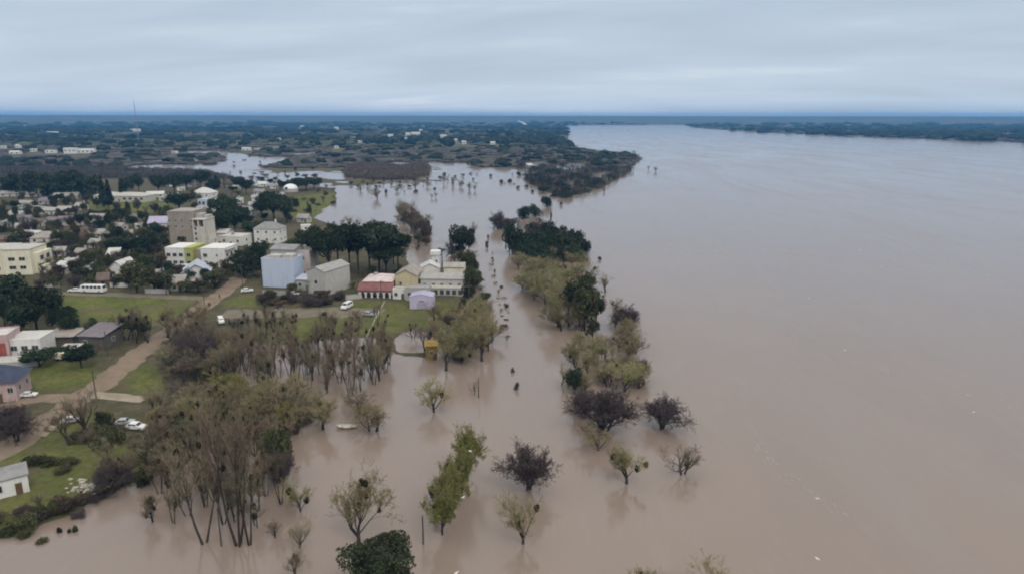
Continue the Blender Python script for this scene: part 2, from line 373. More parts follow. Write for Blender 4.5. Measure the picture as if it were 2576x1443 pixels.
def mixc(f, c1, c2):
    n = nn('ShaderNodeMixRGB')
    for i, v in ((0, f), (1, c1), (2, c2)):
        if isinstance(v, tuple): n.inputs[i].default_value = (*v, 1)
        else: t.links.new(v, n.inputs[i])
    return n.outputs[0]
earth = mixc(rng_(noise(.035), .38, .62), (0.088, 0.078, 0.046), (0.062, 0.060, 0.036))
earth = mixc(rng_(noise(.25), .45, .7), earth, (0.125, 0.105, 0.070))
earth = mixc(rng_(noise(1.6), .5, .75), earth, (0.050, 0.056, 0.022))
at = nn('ShaderNodeAttribute', attribute_name='grass')
grass = mixc(rng_(noise(.11), .35, .65), (0.092, 0.114, 0.030), (0.170, 0.170, 0.055))
grass = mixc(rng_(noise(.9), .4, .75), grass, (0.052, 0.068, 0.018))
grass = mixc(rng_(noise(.07, 7, .75), .52, .62), grass, (0.120, 0.098, 0.060))
far = mixc(rng_(noise(.004), .42, .6), (0.078, 0.080, 0.046), (0.128, 0.118, 0.084))
cdn = nn('ShaderNodeAttribute', attribute_name='far')
fin = mixc(cdn.outputs['Fac'], mixc(at.outputs['Fac'], earth, grass), far)
t.links.new(fin, b.inputs['Base Color'])
bp = nn('ShaderNodeBump'); bp.inputs['Strength'].default_value = .5; bp.inputs['Distance'].default_value = .3
t.links.new(noise(1.2, 6, .7), bp.inputs['Height']); t.links.new(bp.outputs[0], b.inputs['Normal'])
ground = inst('ground', np_mesh('ground', np.stack([gx, gy, gz], 1), faces, [gm], True,
              {'grass': gr, 'far': np.clip((np.hypot(gx, gy) - 650) / 500, 0, 1)}))
kind(ground, 'structure', 'low muddy river bank with grass, running back to low hills')

# water
wm = bpy.data.materials.new('muddy_water'); wm.use_nodes = True
t = wm.node_tree; b = t.nodes['Principled BSDF']; b.inputs['IOR'].default_value = 1.48
tcn = nn('ShaderNodeTexCoord')
mp = nn('ShaderNodeMapping'); mp.inputs['Scale'].default_value = (1, .35, 1); mp.inputs['Rotation'].default_value = (0, 0, .5); t.links.new(tcn.outputs['Object'], mp.inputs['Vector'])
wc = mixc(rng_(noise(.012, 4), .3, .7), (0.242, 0.190, 0.155), (0.222, 0.176, 0.148))
nz = nn('ShaderNodeTexNoise'); nz.inputs['Scale'].default_value = .05; nz.inputs['Detail'].default_value = 4; t.links.new(mp.outputs[0], nz.inputs['Vector'])
wc = mixc(rng_(nz.outputs[0], .45, .8), wc, (0.215, 0.176, 0.150))
mp2 = nn('ShaderNodeMapping'); mp2.inputs['Scale'].default_value = (1, .22, 1); mp2.inputs['Rotation'].default_value = (0, 0, -.35); t.links.new(tcn.outputs['Object'], mp2.inputs['Vector'])
ns = nn('ShaderNodeTexNoise'); ns.inputs['Scale'].default_value = .022; ns.inputs['Detail'].default_value = 7; ns.inputs['Roughness'].default_value = .68; ns.inputs['Distortion'].default_value = .8; t.links.new(mp2.outputs[0], ns.inputs['Vector'])
wc = mixc(rng_(ns.outputs[0], .50, .72), wc, (0.232, 0.192, 0.166))
nf = nn('ShaderNodeTexNoise'); nf.inputs['Scale'].default_value = .30; nf.inputs['Detail'].default_value = 6; nf.inputs['Roughness'].default_value = .7; t.links.new(mp2.outputs[0], nf.inputs['Vector'])
wc = mixc(rng_(nf.outputs[0], .52, .85), wc, (0.245, 0.205, 0.178))
rgh = nn('ShaderNodeMapRange'); rgh.inputs[1].default_value = .35; rgh.inputs[2].default_value = .7; rgh.inputs[3].default_value = .08; rgh.inputs[4].default_value = .22; t.links.new(ns.outputs[0], rgh.inputs[0]); t.links.new(rgh.outputs[0], b.inputs['Roughness'])
t.links.new(wc, b.inputs['Base Color'])
bp = nn('ShaderNodeBump'); bp.inputs['Strength'].default_value = .16; bp.inputs['Distance'].default_value = .25
nz = nn('ShaderNodeTexNoise'); nz.inputs['Scale'].default_value = .55; nz.inputs['Detail'].default_value = 3; t.links.new(mp.outputs[0], nz.inputs['Vector'])
t.links.new(nz.outputs[0], bp.inputs['Height']); t.links.new(bp.outputs[0], b.inputs['Normal'])
q = MB(); q.add([(FAR * 1.02 * math.cos(k * math.pi / 48), FAR * 1.02 * math.sin(k * math.pi / 48), 0) for k in range(96)], [tuple(range(96))])
water = kind(q.obj('water', wm), 'structure', 'wide brown river in flood')

# roads
def road(name, label, pts, width, material, lift=.07):
    ps = [land(x, y) for x, y in pts]
    rs = []
    for a_, b_ in zip(ps[:-1], ps[1:]):
        n = max(2, int((b_ - a_).length / 2.0))
        rs += [a_.lerp(b_, k / n) for k in range(n)]
    rs.append(ps[-1])
    for _ in range(6): rs = [rs[0]] + [(rs[i - 1] + rs[i] * 2 + rs[i + 1]) / 4 for i in range(1, len(rs) - 1)] + [rs[-1]]
    q = MB(); vs = []; K = 7
    for i, p in enumerate(rs):
        d = (rs[min(i + 1, len(rs) - 1)] - rs[max(i - 1, 0)]); nrm = Vector((d.y, -d.x, 0)).normalized()
        ww = width(i / len(rs)) if callable(width) else width
        rag = [1 + .10 * math.sin(i * .9 + q_) + .09 * math.sin(i * 2.3 + 1 + 2 * q_) + .06 * math.sin(i * 4.1 + q_) for q_ in (0, 3.7)]
        for k in range(K):
            u = (k / (K - 1) - .5) * ww * rag[k > K // 2]; c = p + nrm * u
            edge = k in (0, K - 1)
            vs.append((c.x, c.y, max(th1(c.x, c.y), .02) + (-.1 if edge else lift)))
    q.add(vs, [(i * K + k, i * K + k + 1, (i + 1) * K + k + 1, (i + 1) * K + k) for i in range(len(rs) - 1) for k in range(K - 1)])
    return kind(q.obj(name, material, smooth=True), 'structure', label)
dirt = mat('road_dirt', (0.225, 0.172, 0.126), .95, .12, .35, col2=(0.175, 0.135, 0.100), bump=.2)
greyd = mat('road_grey_dirt', (0.17, 0.150, 0.112), .95, .15, .3, col2=(0.125, 0.115, 0.078))
pale = mat('path_pale', (0.31, 0.265, 0.20), .95, .15, .4)
road('dirt_road', 'brown dirt road running past the wood towards the tan tower block', [(-90, 1180), (0, 1140), (75, 1090), (135, 1045), (200, 1003), (258, 965), (310, 922), (362, 880), (420, 838), (480, 795), (530, 757), (575, 725), (605, 698), (618, 684)], lambda u: 8.6, dirt)
road('dirt_road', 'short dirt road turning off to the house with the navy roof', [(215, 1000), (150, 1000), (90, 998), (40, 1010), (-60, 1050)], 6.0, dirt, .09)
road('grey_road', 'grey dirt road in front of the white minibus', [(60, 735), (150, 737), (260, 740), (400, 745), (520, 752)], 6.0, greyd, .08)
road('dirt_yard', 'flat dirt yard in front of the blue building', [(560, 790), (640, 788), (760, 786), (860, 784), (960, 788)], 14, greyd, .05)
road('pale_path', 'pale stub of track meeting the dirt road by the wood', [(225, 992), (280, 996), (330, 1000), (368, 1004)], 4.5, pale, .10)
road('footpath', 'thin pale footpath crossing the grass beside the silver car', [(967, 757), (950, 790), (930, 830), (920, 850)], 0.55, M['timber'], .12)
road('kerb_path', 'pale edge strip along the dirt road', [(105, 1098), (128, 1078), (150, 1060)], 1.6, pale, .14)

# ------------------------------------------------------------------ trees
def skeleton(seed, nb, lens, ang, stems=1, trunkL=4.0, r0=.22, up=.25, wobl=.25, lean=.1, tmin=(.35, .3, .25, .2), spread=1.0, flat=0.0):
    g = random.Random(seed); res = []
    mxl = len(nb)
    def rv(): return Vector((g.gauss(0, 1), g.gauss(0, 1), g.gauss(0, 1)))
    def br(p, d, Ln, r, lev):
        ns = 3 if lev < 3 else 2
        pts = [p]
        for _ in range(ns):
            d = (d + rv() * wobl * (.5 if lev == 0 else 1) + Vector((0, 0, up))).normalized(); p = p + d * (Ln / ns); pts.append(p)
        res.append((pts, r, lev))
        if lev < mxl:
            for k in range(nb[lev]):
                tt = g.uniform(tmin[min(lev, 3)], 1.0); i = min(int(tt * ns), ns - 1)
                q = pts[i].lerp(pts[i + 1], tt * ns - i)
                dd = (pts[i + 1] - pts[i]).normalized()
                pr = rv(); pr = (pr - dd * pr.dot(dd)); pr.z *= (1 - flat); pr = pr.normalized()
                a_ = rad(g.gauss(ang[min(lev, len(ang) - 1)], 9))
                br(q, (dd * math.cos(a_) + pr * math.sin(a_) * spread).normalized(), Ln * lens[min(lev, len(lens) - 1)] * g.uniform(.7, 1.25), r * (1 - .5 * tt) * .55, lev + 1)
    for s_ in range(stems):
        a_ = 2 * math.pi * s_ / max(stems, 1) + g.uniform(-.5, .5)
        l_ = lean if stems == 1 else lean + .25
        br(Vector((math.cos(a_), math.sin(a_), 0)) * (.15 * (stems > 1)), Vector((math.cos(a_) * l_, math.sin(a_) * l_, 1)).normalized(), trunkL * g.uniform(.85, 1.1), r0, 0)
    H = max(p.z for r in res for p in r[0])
    xs = sorted(abs(p.x) for r in res for p in r[0]); ys = sorted(abs(p.y) for r in res for p in r[0])
    k = 10.0 / H
    W = (xs[int(len(xs) * .985)] + ys[int(len(ys) * .985)]) * k
    return [([p * k for p in pts], r * k, lev) for pts, r, lev in res], W

def leaf(q, p, g, s, n=None, asp=2.0):
    a_ = Vector((g.gauss(0, 1), g.gauss(0, 1), g.gauss(0, 1)))
    if n is not None: a_ = (a_ * .55 + n).normalized()
    a_ = a_.normalized() if a_.length > 0 else Vector((0, 0, 1))
    u = a_.orthogonal().normalized(); v = a_.cross(u)
    th_ = g.uniform(0, 6.28); u, v = u * math.cos(th_) + v * math.sin(th_), v * math.cos(th_) - u * math.sin(th_)
    u *= s * .5; v *= s * .5 * asp
    o = len(q.v); q.v += [p - v, p + u * .9, p + v, p - u]; q.f.append((o, o + 1, o + 2, o + 3)); q.m.append(0)

def tree_variant(seed, trunk_lv, twig_min, leaves=0, leaf_s=.25, leaf_mat=None, twig_mat='twig', bark='barkgrey', rscale=1.0, **kw):
    sk, W = skeleton(seed, **kw); g = random.Random(seed + 99)
    a_ = MB(); b_ = MB(); tips = []
    for pts, r, lev in sk:
        rr = [max(twig_min * (1 if lev else 2.5), r * rscale * (1 - .6 * i / (len(pts) - 1))) for i in range(len(pts))]
        if lev <= trunk_lv:
            if lev == 0: pts = [pts[0] - Vector((0, 0, 1.0))] + pts; rr = [rr[0] * 1.15] + rr
            a_.tube(pts, rr, 6 if lev == 0 else 4)
        else: b_.tube(pts, rr, 3)
        if lev == max(x[2] for x in sk[-1:]) or lev >= 3: tips.append((pts[0], pts[-1]))
    c_ = None
    if leaves:
        c_ = MB()
        for p0, p1 in tips:
            for _ in range(leaves): leaf(c_, p0.lerp(p1, g.uniform(.2, 1.1)) + Vector((g.gauss(0, .12), g.gauss(0, .12), g.gauss(0, .12))), g, leaf_s * g.uniform(.6, 1.3))
    big = [p[-1] for p, r, lev in sk if lev in (1, 2)]
    d = dict(trunk=a_.mesh('trunk', M[bark], True), crown=b_.mesh('crown', M[twig_mat]) , W=max(W, 1.5), pts=big)
    if c_: d['foliage'] = c_.mesh('foliage', M[leaf_mat])
    return d

def crown_variant(seed, lobes, n, s, leaf_mat, bark='bark', trunk_top=4.0, r0=.3, ntr=1, spikes=0):
    """dense crown: lobes (x, y, z, rx, rz) filled with leaf faces, denser at the skin"""
    g = random.Random(seed); q = MB(); tr = MB(); mxr = 0; mz = 0
    tot = sum(l[3] * l[3] for l in lobes)
    for (x, y, z, rx, rz) in lobes:
        tr.tube([Vector((0, 0, trunk_top * .55)), Vector((x * .5, y * .5, (z + trunk_top) * .5)), Vector((x, y, z))], [r0 * .6, r0 * .35, r0 * .15], 4)
        k = int(n * rx * rx / tot)
        for j in range(k):
            d = Vector((g.gauss(0, 1), g.gauss(0, 1), g.gauss(0, 1))).normalized()
            if d.z < -.5 and g.random() < .6: d.z *= -1
            lump = 1 + .16 * math.sin(d.x * 5 + x * 3) * math.sin(d.y * 5 + y * 3 + 1) + .10 * math.sin(d.z * 9 + d.x * 7)
            rr = lump * (1 - .55 * g.random() ** 2.2)
            p = Vector((x + d.x * rx * rr, y + d.y * rx * rr, z + d.z * rz * rr))
            leaf(q, p, g, s * g.uniform(.6, 1.4), d, 1.5)
        mxr = max(mxr, math.hypot(x, y) + rx * .92); mz = max(mz, z + rz * .97)
    k = 10.0 / mz
    for k2 in range(ntr):
        a_ = 2 * math.pi * k2 / ntr
        b0 = Vector((math.cos(a_), math.sin(a_), 0)) * (.4 if ntr > 1 else 0)
        tr.tube([b0 * .5 - Vector((0, 0, 1.0)), b0, b0 * 2 + Vector((0, 0, trunk_top))], [r0 * 1.3, r0, r0 * .6], 6)
    for mb in (q, tr): mb.v = [Vector(v) * k for v in mb.v]
    return dict(trunk=tr.mesh('trunk', M[bark], True), crown=q.mesh('crown', M[leaf_mat]), W=2 * mxr * k, pts=[])

def lobes_round(seed, n, R, z0, z1, r):
    g = random.Random(seed); o = []
    for i in range(n):
        a_ = 2 * math.pi * (i + g.uniform(-.3, .3)) / n * 1.618 * 2; rr = R * math.sqrt(g.random())
        o.append((rr * math.cos(a_), rr * math.sin(a_), g.uniform(z0, z1) - .25 * rr, r * g.uniform(.75, 1.2), r * g.uniform(.65, 1.0)))
    return o

V = {}
V['bare'] = [tree_variant(10 + i, 1, .015, nb=[7, 6, 5, 4], lens=[.80, .6, .55, .5], ang=[34, 32, 34, 38], stems=1 + (i % 2), trunkL=3.4, r0=.17, up=.20, wobl=.2, lean=.08, rscale=1.4, bark='bark') for i in range(5)]
V['feather'] = [tree_variant(30 + i, 1, .015, nb=[8, 5, 4, 3], lens=[.38, .5, .5, .5], ang=[24, 28, 32, 36], stems=2 + i % 2, trunkL=7.0, r0=.085, up=.22, wobl=.13, lean=.06, tmin=(.55, .25, .2, .2), rscale=1.6, bark='bark') for i in range(5)]
V['willow'] = [tree_variant(50 + i, 1, .014, nb=[8, 6, 5, 5], lens=[1.25, .58, .55, .5], ang=[32, 30, 32, 40], stems=1, trunkL=2.4, r0=.17, up=.20, wobl=.18, lean=.10, leaves=2, leaf_s=.10, leaf_mat='willow', twig_mat='twigolive', bark='bark', rscale=1.25) for i in range(5)]
V['fresh'] = [tree_variant(70 + i, 1, .016, nb=[7, 6, 5, 5], lens=[1.0, .6, .55, .5], ang=[28, 32, 36, 45], stems=2, trunkL=3.0, r0=.16, up=.20, wobl=.2, lean=.05, leaves=4, leaf_s=.15, leaf_mat='fresh', twig_mat='twigolive', bark='bark', rscale=1.2) for i in range(3)]
V['plum'] = [tree_variant(90 + i, 1, .020, nb=[8, 7, 6, 5], lens=[.95, .6, .52, .48], ang=[40, 36, 40, 45], stems=3, trunkL=2.6, r0=.16, up=.10, wobl=.22, lean=.05, leaves=1, leaf_s=.12, leaf_mat='plum', twig_mat='plum', bark='bark', tmin=(.25, .25, .2, .2)) for i in range(4)]
V['snag'] = [tree_variant(110 + i, 2, .03, nb=[5, 4, 3], lens=[.7, .55, .5], ang=[35, 38, 40], stems=2, trunkL=4.2, r0=.2, up=.1, wobl=.28, lean=.25, bark='bark') for i in range(2)]
V['ever'] = [crown_variant(130 + i, lobes_round(130 + i, 11, 2.9, 4.2, 7.4, 2.0), 2600, .42, 'ever') for i in range(4)]
V['pine'] = [crown_variant(150 + i, lobes_round(150 + i, 10, 2.7, 5.8, 8.2, 1.7), 2600, .36, 'ever', trunk_top=5.8, r0=.22) for i in range(3)]
V['broad'] = [crown_variant(170 + i, lobes_round(170 + i, 9, 2.6, 3.6, 6.8, 1.9), 1500, .44, 'broad') for i in range(4)]
V['rust'] = [crown_variant(190 + i, lobes_round(190 + i, 9, 2.4, 3.2, 7.0, 1.7), 1300, .40, 'rust') for i in range(3)]
V['bigever'] = [crown_variant(210, lobes_round(210, 22, 3.6, 4.4, 7.4, 1.5), 14000, .20, 'ever')]
V['cypress'] = [crown_variant(220 + i, [(0, 0, 2 + k * 1.25, 1.15 - .13 * k, 1.3) for k in range(7)], 1500, .35, 'ever', trunk_top=2) for i in range(2)]
V['hedge'] = [crown_variant(230 + i, lobes_round(230 + i, 12, 2.4, 1.8, 8.2, 1.9), 2600, .42, 'ever', trunk_top=1.5) for i in range(2)]
V['shrub'] = [crown_variant(240 + i, lobes_round(240 + i, 9, 4.2, 1.6, 6.5, 3.0), 1300, .7, 'broad', trunk_top=1.2, r0=.25, ntr=3) for i in range(3)]
V['darkshrub'] = [crown_variant(250 + i, lobes_round(250 + i, 10, 4.6, 1.8, 6.2, 3.1), 1900, .60, 'ever', trunk_top=1.2, r0=.25, ntr=3) for i in range(3)]
V['plumshrub'] = [crown_variant(260 + i, lobes_round(260 + i, 10, 4.0, 1.8, 6.4, 2.8), 1700, .50, 'plum', trunk_top=1.2, r0=.25, ntr=3) for i in range(3)]
mq = MB(); g_ = random.Random(5)
for k in range(110):
    d = Vector((g_.gauss(0, 1), g_.gauss(0, 1), g_.gauss(0, 1))).normalized() * g_.uniform(.45, 1.0); d.z *= 1.25
    leaf(mq, d, g_, .5, d.normalized(), 1.4)
MIST = mq.mesh('mistletoe', M['clump'])
WORD = dict(bare=('bare_tree', 'bare grey tree'), feather=('bare_tree', 'slender bare tree'), willow=('willow_tree', 'olive willow'), fresh=('willow_tree', 'fresh green willow'),
    plum=('dark_bare_tree', 'dark plum-brown bare tree'), snag=('bare_tree', 'forked bare trunk'), ever=('evergreen_tree', 'dark evergreen tree'), pine=('pine_tree', 'dark pine'),
    broad=('broadleaf_tree', 'green broadleaf tree'), rust=('broadleaf_tree', 'brownish broadleaf tree'), bigever=('evergreen_tree', 'broad dark evergreen'), cypress=('cypress_tree', 'narrow dark cypress'),
    hedge=('evergreen_tree', 'tall dark hedge tree'), shrub=('shrub', 'green shrub'), darkshrub=('shrub', 'dark green shrub'), plumshrub=('shrub', 'dark plum-brown shrub'))
trng = random.Random(77)
def tree(kd, x, yb, yt, wpx, label=None, mist=None, group=None, p=None, rot=None, tilt=0.0):
    name, word = WORD[kd]
    p = p or land(x, yb)
    hgt = max(top_h(p, yt), .8); wid = max(wpx * mpp(p), .5)
    v = trng.choice(V[kd])
    r = empty(name, (p.x, p.y, p.z), trng.uniform(0, 6.28) if rot is None else rot)
    if tilt: r.rotation_euler = (0, tilt, r.rotation_euler[2])
    s = wid / v['W']; sz = hgt / 10.0
    r.scale = (s, s, sz)
    for pn in ('trunk', 'crown', 'foliage'):
        if pn in v: inst(pn, v[pn], r)
    if mist is None: mist = trng.choice([0, 1, 2, 3]) if kd in ('bare', 'feather', 'willow') and wid > 2.5 and hgt > 5 else 0
    for _ in range(mist):
        q = trng.choice(v['pts']); m_ = inst('mistletoe', MIST, r, q)
        k = trng.uniform(.25, .55); m_.scale = (k / s, k / s, k * 1.2 / sz); m_.rotation_euler = (0, 0, trng.uniform(0, 6))
    hw = 'tall ' if hgt > 11 else ('low ' if hgt < 5.5 else '')
    wet = th1(p.x, p.y) < .05
    cat = 'shrub' if name == 'shrub' else 'tree'
    gp = group or {'shrub': 'shrubs', 'bare_tree': 'bare trees', 'willow_tree': 'willows', 'evergreen_tree': 'evergreen trees', 'dark_bare_tree': 'dark bare trees'}.get(name, word + 's')
    if label: tag(r, label, cat, gp)
    else: AUTO.append((r, hw + word + (' with dark clumps' if mist else '') + (' in floodwater' if wet else ''), cat, gp))
    return r

def trees(kd, s, **k):
    for ln in s.split():
        x, yb, yt, w_ = map(float, ln.split(',')); tree(kd, x, yb, yt, w_, **k)

# named ones along the drowned river edge
tree('bigever', 960, 1525, 1362, 205, 'broad dark evergreen tree at the bottom edge of the photo'); mark('bottom-edge broad evergreen', P(960, 1525))
tree('willow', 903, 1372, 1195, 190, 'wide olive willow with spreading limbs behind the broad dark evergreen', mist=6)
tree('bare', 745, 1455, 1375, 70, 'bare sapling with one dark clump at the bottom edge', mist=2)
tree('plum', 1330, 1228, 1098, 125, 'round plum-brown bare tree above a small willow in open water', mist=0); mark('round plum tree in open water', P(1330, 1228))
tree('willow', 1316, 1366, 1228, 112, 'small willow on a thin dark trunk in front of the round plum tree', mist=2)
tree('plum', 1520, 1085, 975, 150, 'largest plum-brown bare tree at the end of the drowned strip', mist=0); mark('largest plum tree', P(1520, 1085))
tree('plum', 1472, 1040, 975, 70, 'smaller plum-brown tree beside the largest plum tree', mist=0)
tree('willow', 1505, 1132, 1062, 92, 'small willow under the largest plum tree, thin trunk in water', mist=0)
tree('willow', 1577, 1215, 1104, 84, 'thin tree with two dark clumps alone in the river', mist=4)
tree('bare', 1718, 1192, 1112, 100, 'outermost leaning bare tree in the open river', mist=1, tilt=-.12)
tree('plum', 1665, 1078, 995, 115, 'brown domed tree on a dark trunk standing out in the river', mist=1)
tree('snag', 1193, 992, 952, 34, 'bare forked trunk alone in the channel', mist=0); mark('bare forked trunk', P(1193, 992))
tree('willow', 1092, 1036, 942, 82, 'pale willow with thick dark trunk beside the forked trunk', mist=1)
tree('snag', 1540, 905, 868, 22, 'broken bare stem in water between the two willow strips', mist=0)
tree('bare', 1522, 735, 686, 48, 'thin ghostly bare tree out in the river past the dark island', mist=0)
tree('bare', 1412, 968, 908, 42, 'small leaning bare tree at the channel edge of the strip', mist=0, tilt=.15)
tree('bare', 385, 1310, 1222, 66, 'small bare tree with heavy dark clumps in the flooded corner', mist=6)
tree('feather', 515, 1366, 1080, 120, 'tallest group of bare stems rising from water near the grassy point', mist=3)
tree('feather', 600, 1372, 990, 135, 'very tall bare tree with dark trunk standing in the flood', mist=2)
tree('feather', 628, 1368, 1095, 90, 'tall bare tree with dark clump low on its trunk', mist=4)
tree('fresh', 1112, 1342, 1212, 92, 'front tree of the leaning fresh green row'); tree('fresh', 1135, 1300, 1160, 80, 'second tree of the leaning fresh green row')
tree('fresh', 1158, 1250, 1110, 80, 'third tree of the leaning fresh green row'); tree('fresh', 1176, 1205, 1058, 74, 'rear tree of the leaning fresh green row'); mark('fresh green row', P(1140, 1270))
trees('ever', '1088,1260,1222,22 1098,1300,1262,24 1128,1205,1165,26 1108,1235,1200,20')
tree('willow', 1610, 1505, 1410, 80, 'greyish tree top showing at the bottom edge beyond the round plum tree')
tree('willow', 1810, 1540, 1434, 170, 'olive tree top just showing at the bottom edge in the river')
trees('willow', '1570,985,902,105 1612,952,888,58 1448,925,850,84 1492,912,842,78 1405,822,722,84 1372,765,662,92 1342,705,642,84 1422,725,652,92 1332,735,672,64 1388,705,642,76 1412,832,762,64 1572,870,790,66 1582,905,832,64 1520,960,905,60 1475,985,930,60 1440,765,690,80 1392,780,700,76 1350,745,690,60 1545,940,890,60')
trees('plum', '1572,832,755,64 1610,955,900,44', mist=0)
trees('broad', '1470,832,722,92 1448,798,702,88 1478,745,682,52 1490,860,800,40')
trees('ever', '1445,990,925,50 1500,815,745,50')
trees('darkshrub', '1312,632,584,84 1352,642,578,92 1402,642,582,104 1440,628,578,80 1448,645,604,54 1318,550,520,44 1345,543,514,44 1375,520,494,34 1365,655,615,70 1420,655,620,60')
trees('plumshrub', '1366,602,550,58 1300,600,580,46 1285,573,548,44 1260,575,553,50 1338,615,575,60')
tree('plum', 1252, 574, 527, 48, 'bare brown tree at the tip of the dark islands', mist=0)
mark('dark island of shrubs', P(1380, 640)); mark('dark shrub islets', P(1300, 560))
trees('ever', '1161,642,566,66 1180,640,585,40'); trees('bare', '1192,592,556,32 1130,640,600,30')
trees('broad', '1172,700,630,46 1190,690,640,36 1186,740,670,46 1200,725,680,30 1180,770,705,40')
CHANNEL = True
trees('plumshrub', '1290,936,924,12 1299,978,960,17 1508,654,645,11 1412,517,508,9 1386,556,530,7')
trees('willow', '1122,932,800,72 1160,908,788,84 1212,908,770,84 1228,882,758,62 1188,845,752,74 1142,860,775,70 1200,820,735,60 1222,835,740,50 1165,830,765,60 1100,840,790,50')
trees('bare', '1070,882,798,66 1040,850,800,50')
trees('bare', '1095,497,480,14 1085,499,484,12 950,500,470,30 1045,475,455,20 1000,480,462,16 1180,478,455,20 1160,470,450,22 1140,465,440,18 1115,462,440,20 930,470,450,18 905,478,455,18 1290,440,432,9 1650,432,418,14 1632,428,415,10 1520,484,472,14 1195,480,462,14 1075,470,452,20', mist=0)
trees('rust', '1042,585,532,50 1066,608,552,44 1078,590,560,24'); trees('bare', '1010,545,497,46 1035,560,500,50 1060,585,530,46 1020,555,500,50 1048,590,530,50', mist=0)
trees('darkshrub', '1262,460,452,13 1282,458,450,18 1305,442,432,14 1368,482,468,30 1420,497,480,44 1395,494,484,22')
# pines and hedges behind the houses
trees('pine', '790,690,572,92 830,705,588,96 852,682,560,104 902,690,562,104 955,690,560,112 1002,680,582,80 972,692,622,96 880,675,575,90 930,680,568,90 760,670,600,70 990,665,600,70')
mark('pine grove', P(890, 690))
trees('bare', '880,575,538,24 900,578,545,20 935,580,545,26 955,582,552,20 985,585,556,22 865,572,545,18', mist=0)
trees('hedge', '605,692,628,56 635,694,616,60 662,694,606,50 615,700,640,50')
trees('ever', '690,558,482,88 722,562,492,56 660,545,502,48 570,562,492,76 592,592,522,68 560,604,532,58 452,532,486,72 610,575,520,50 640,600,560,60 540,540,500,40 470,625,590,50')
trees('ever', '332,642,592,88 366,652,598,70 292,642,602,60 395,600,560,40 305,560,525,38 360,560,530,32')
trees('broad', '345,735,655,80 390,735,680,70 420,735,690,60 300,720,690,40 470,735,700,50 540,725,680,60 500,735,705,60')
trees('hedge', '40,492,436,58 80,494,430,62 120,496,432,62 160,497,434,62 205,498,432,62 240,500,440,54 20,490,445,50 180,490,428,60')
trees('cypress', '262,520,438,20 276,515,450,20 545,475,440,16 310,505,448,22')
trees('ever', '320,492,448,44 350,485,440,40 400,490,440,46 440,488,432,50 470,478,440,44 505,475,430,54 540,490,450,44 600,475,445,40 620,490,450,40 750,480,448,70 770,478,446,50 790,476,450,40 720,480,455,40')
trees('ever', '40,790,692,96 95,840,722,104 132,800,732,84 62,850,762,84 160,835,772,72 15,830,740,70 180,850,790,50')
mark('dark tree mass by the bus road', P(90, 830))
tree('ever', 205, 925, 868, 84, 'round dark bush-like tree at the bend of the dirt road'); tree('ever', 100, 922, 878, 90, 'dark clipped tree below the white flat-roofed house')
tree('ever', 150, 900, 870, 50, 'dark small tree between the two dark sheds'); tree('broad', 40, 870, 822, 70, 'grey-green tree behind the pink house')
trees('feather', '345,862,762,56 320,855,775,50 372,862,780,40 305,850,790,40', mist=5)
trees('broad', '335,850,790,60 365,855,800,40 290,855,815,40 235,850,800,40')
tree('bare', 175, 1118, 1010, 95, 'leaning bare tree beside the dirt road junction', mist=0, tilt=-.18); tree('bare', 217, 1100, 972, 100, 'upright bare tree with shrubby foot beside the road junction', mist=0)
mark('road junction', P(215, 1000))
tree('snag', 290, 1122, 1045, 60, 'thick dark bare trunk on the grass beside the white car', mist=0); tree('bare', 395, 1045, 960, 70, 'bare tree behind the pale track stub', mist=2)
tree('plum', 285, 1238, 1165, 95, 'low dark brown thicket tree at the end of the grassy point', mist=0); tree('plum', 45, 1110, 1030, 100, 'grey-brown leafless tree in front of the navy-roofed house', mist=0)
tree('plum', 15, 1090, 1010, 90, 'leafless tree at the photo edge before the navy-roofed house', mist=0)
trees('shrub', '90,1165,1140,70 130,1168,1150,50 180,1165,1150,60 160,1185,1165,50 205,1110,1085,50 230,1108,1088,40 445,1180,1120,50')
trees('rust', '170,1290,1252,50 205,1270,1242,44 120,1300,1272,44 150,1275,1246,44'); trees('plumshrub', '200,1300,1280,40 90,1295,1276,36')
trees('shrub', '20,1340,1320,60 -10,1320,1290,60 60,1350,1335,50 110,1360,1350,40')
trees('broad', '705,1205,1075,90 680,1195,1085,60', ); trees('plum', '700,1215,1120,80', mist=0)
trees('darkshrub', '150,1338,1325,14 175,1338,1328,10 190,1336,1322,18')
trees('darkshrub', '1290,640,560,60 1330,660,610,70 1450,655,615,60 1470,640,605,44 1385,605,558,60 1415,615,570,60 1340,590,560,50')
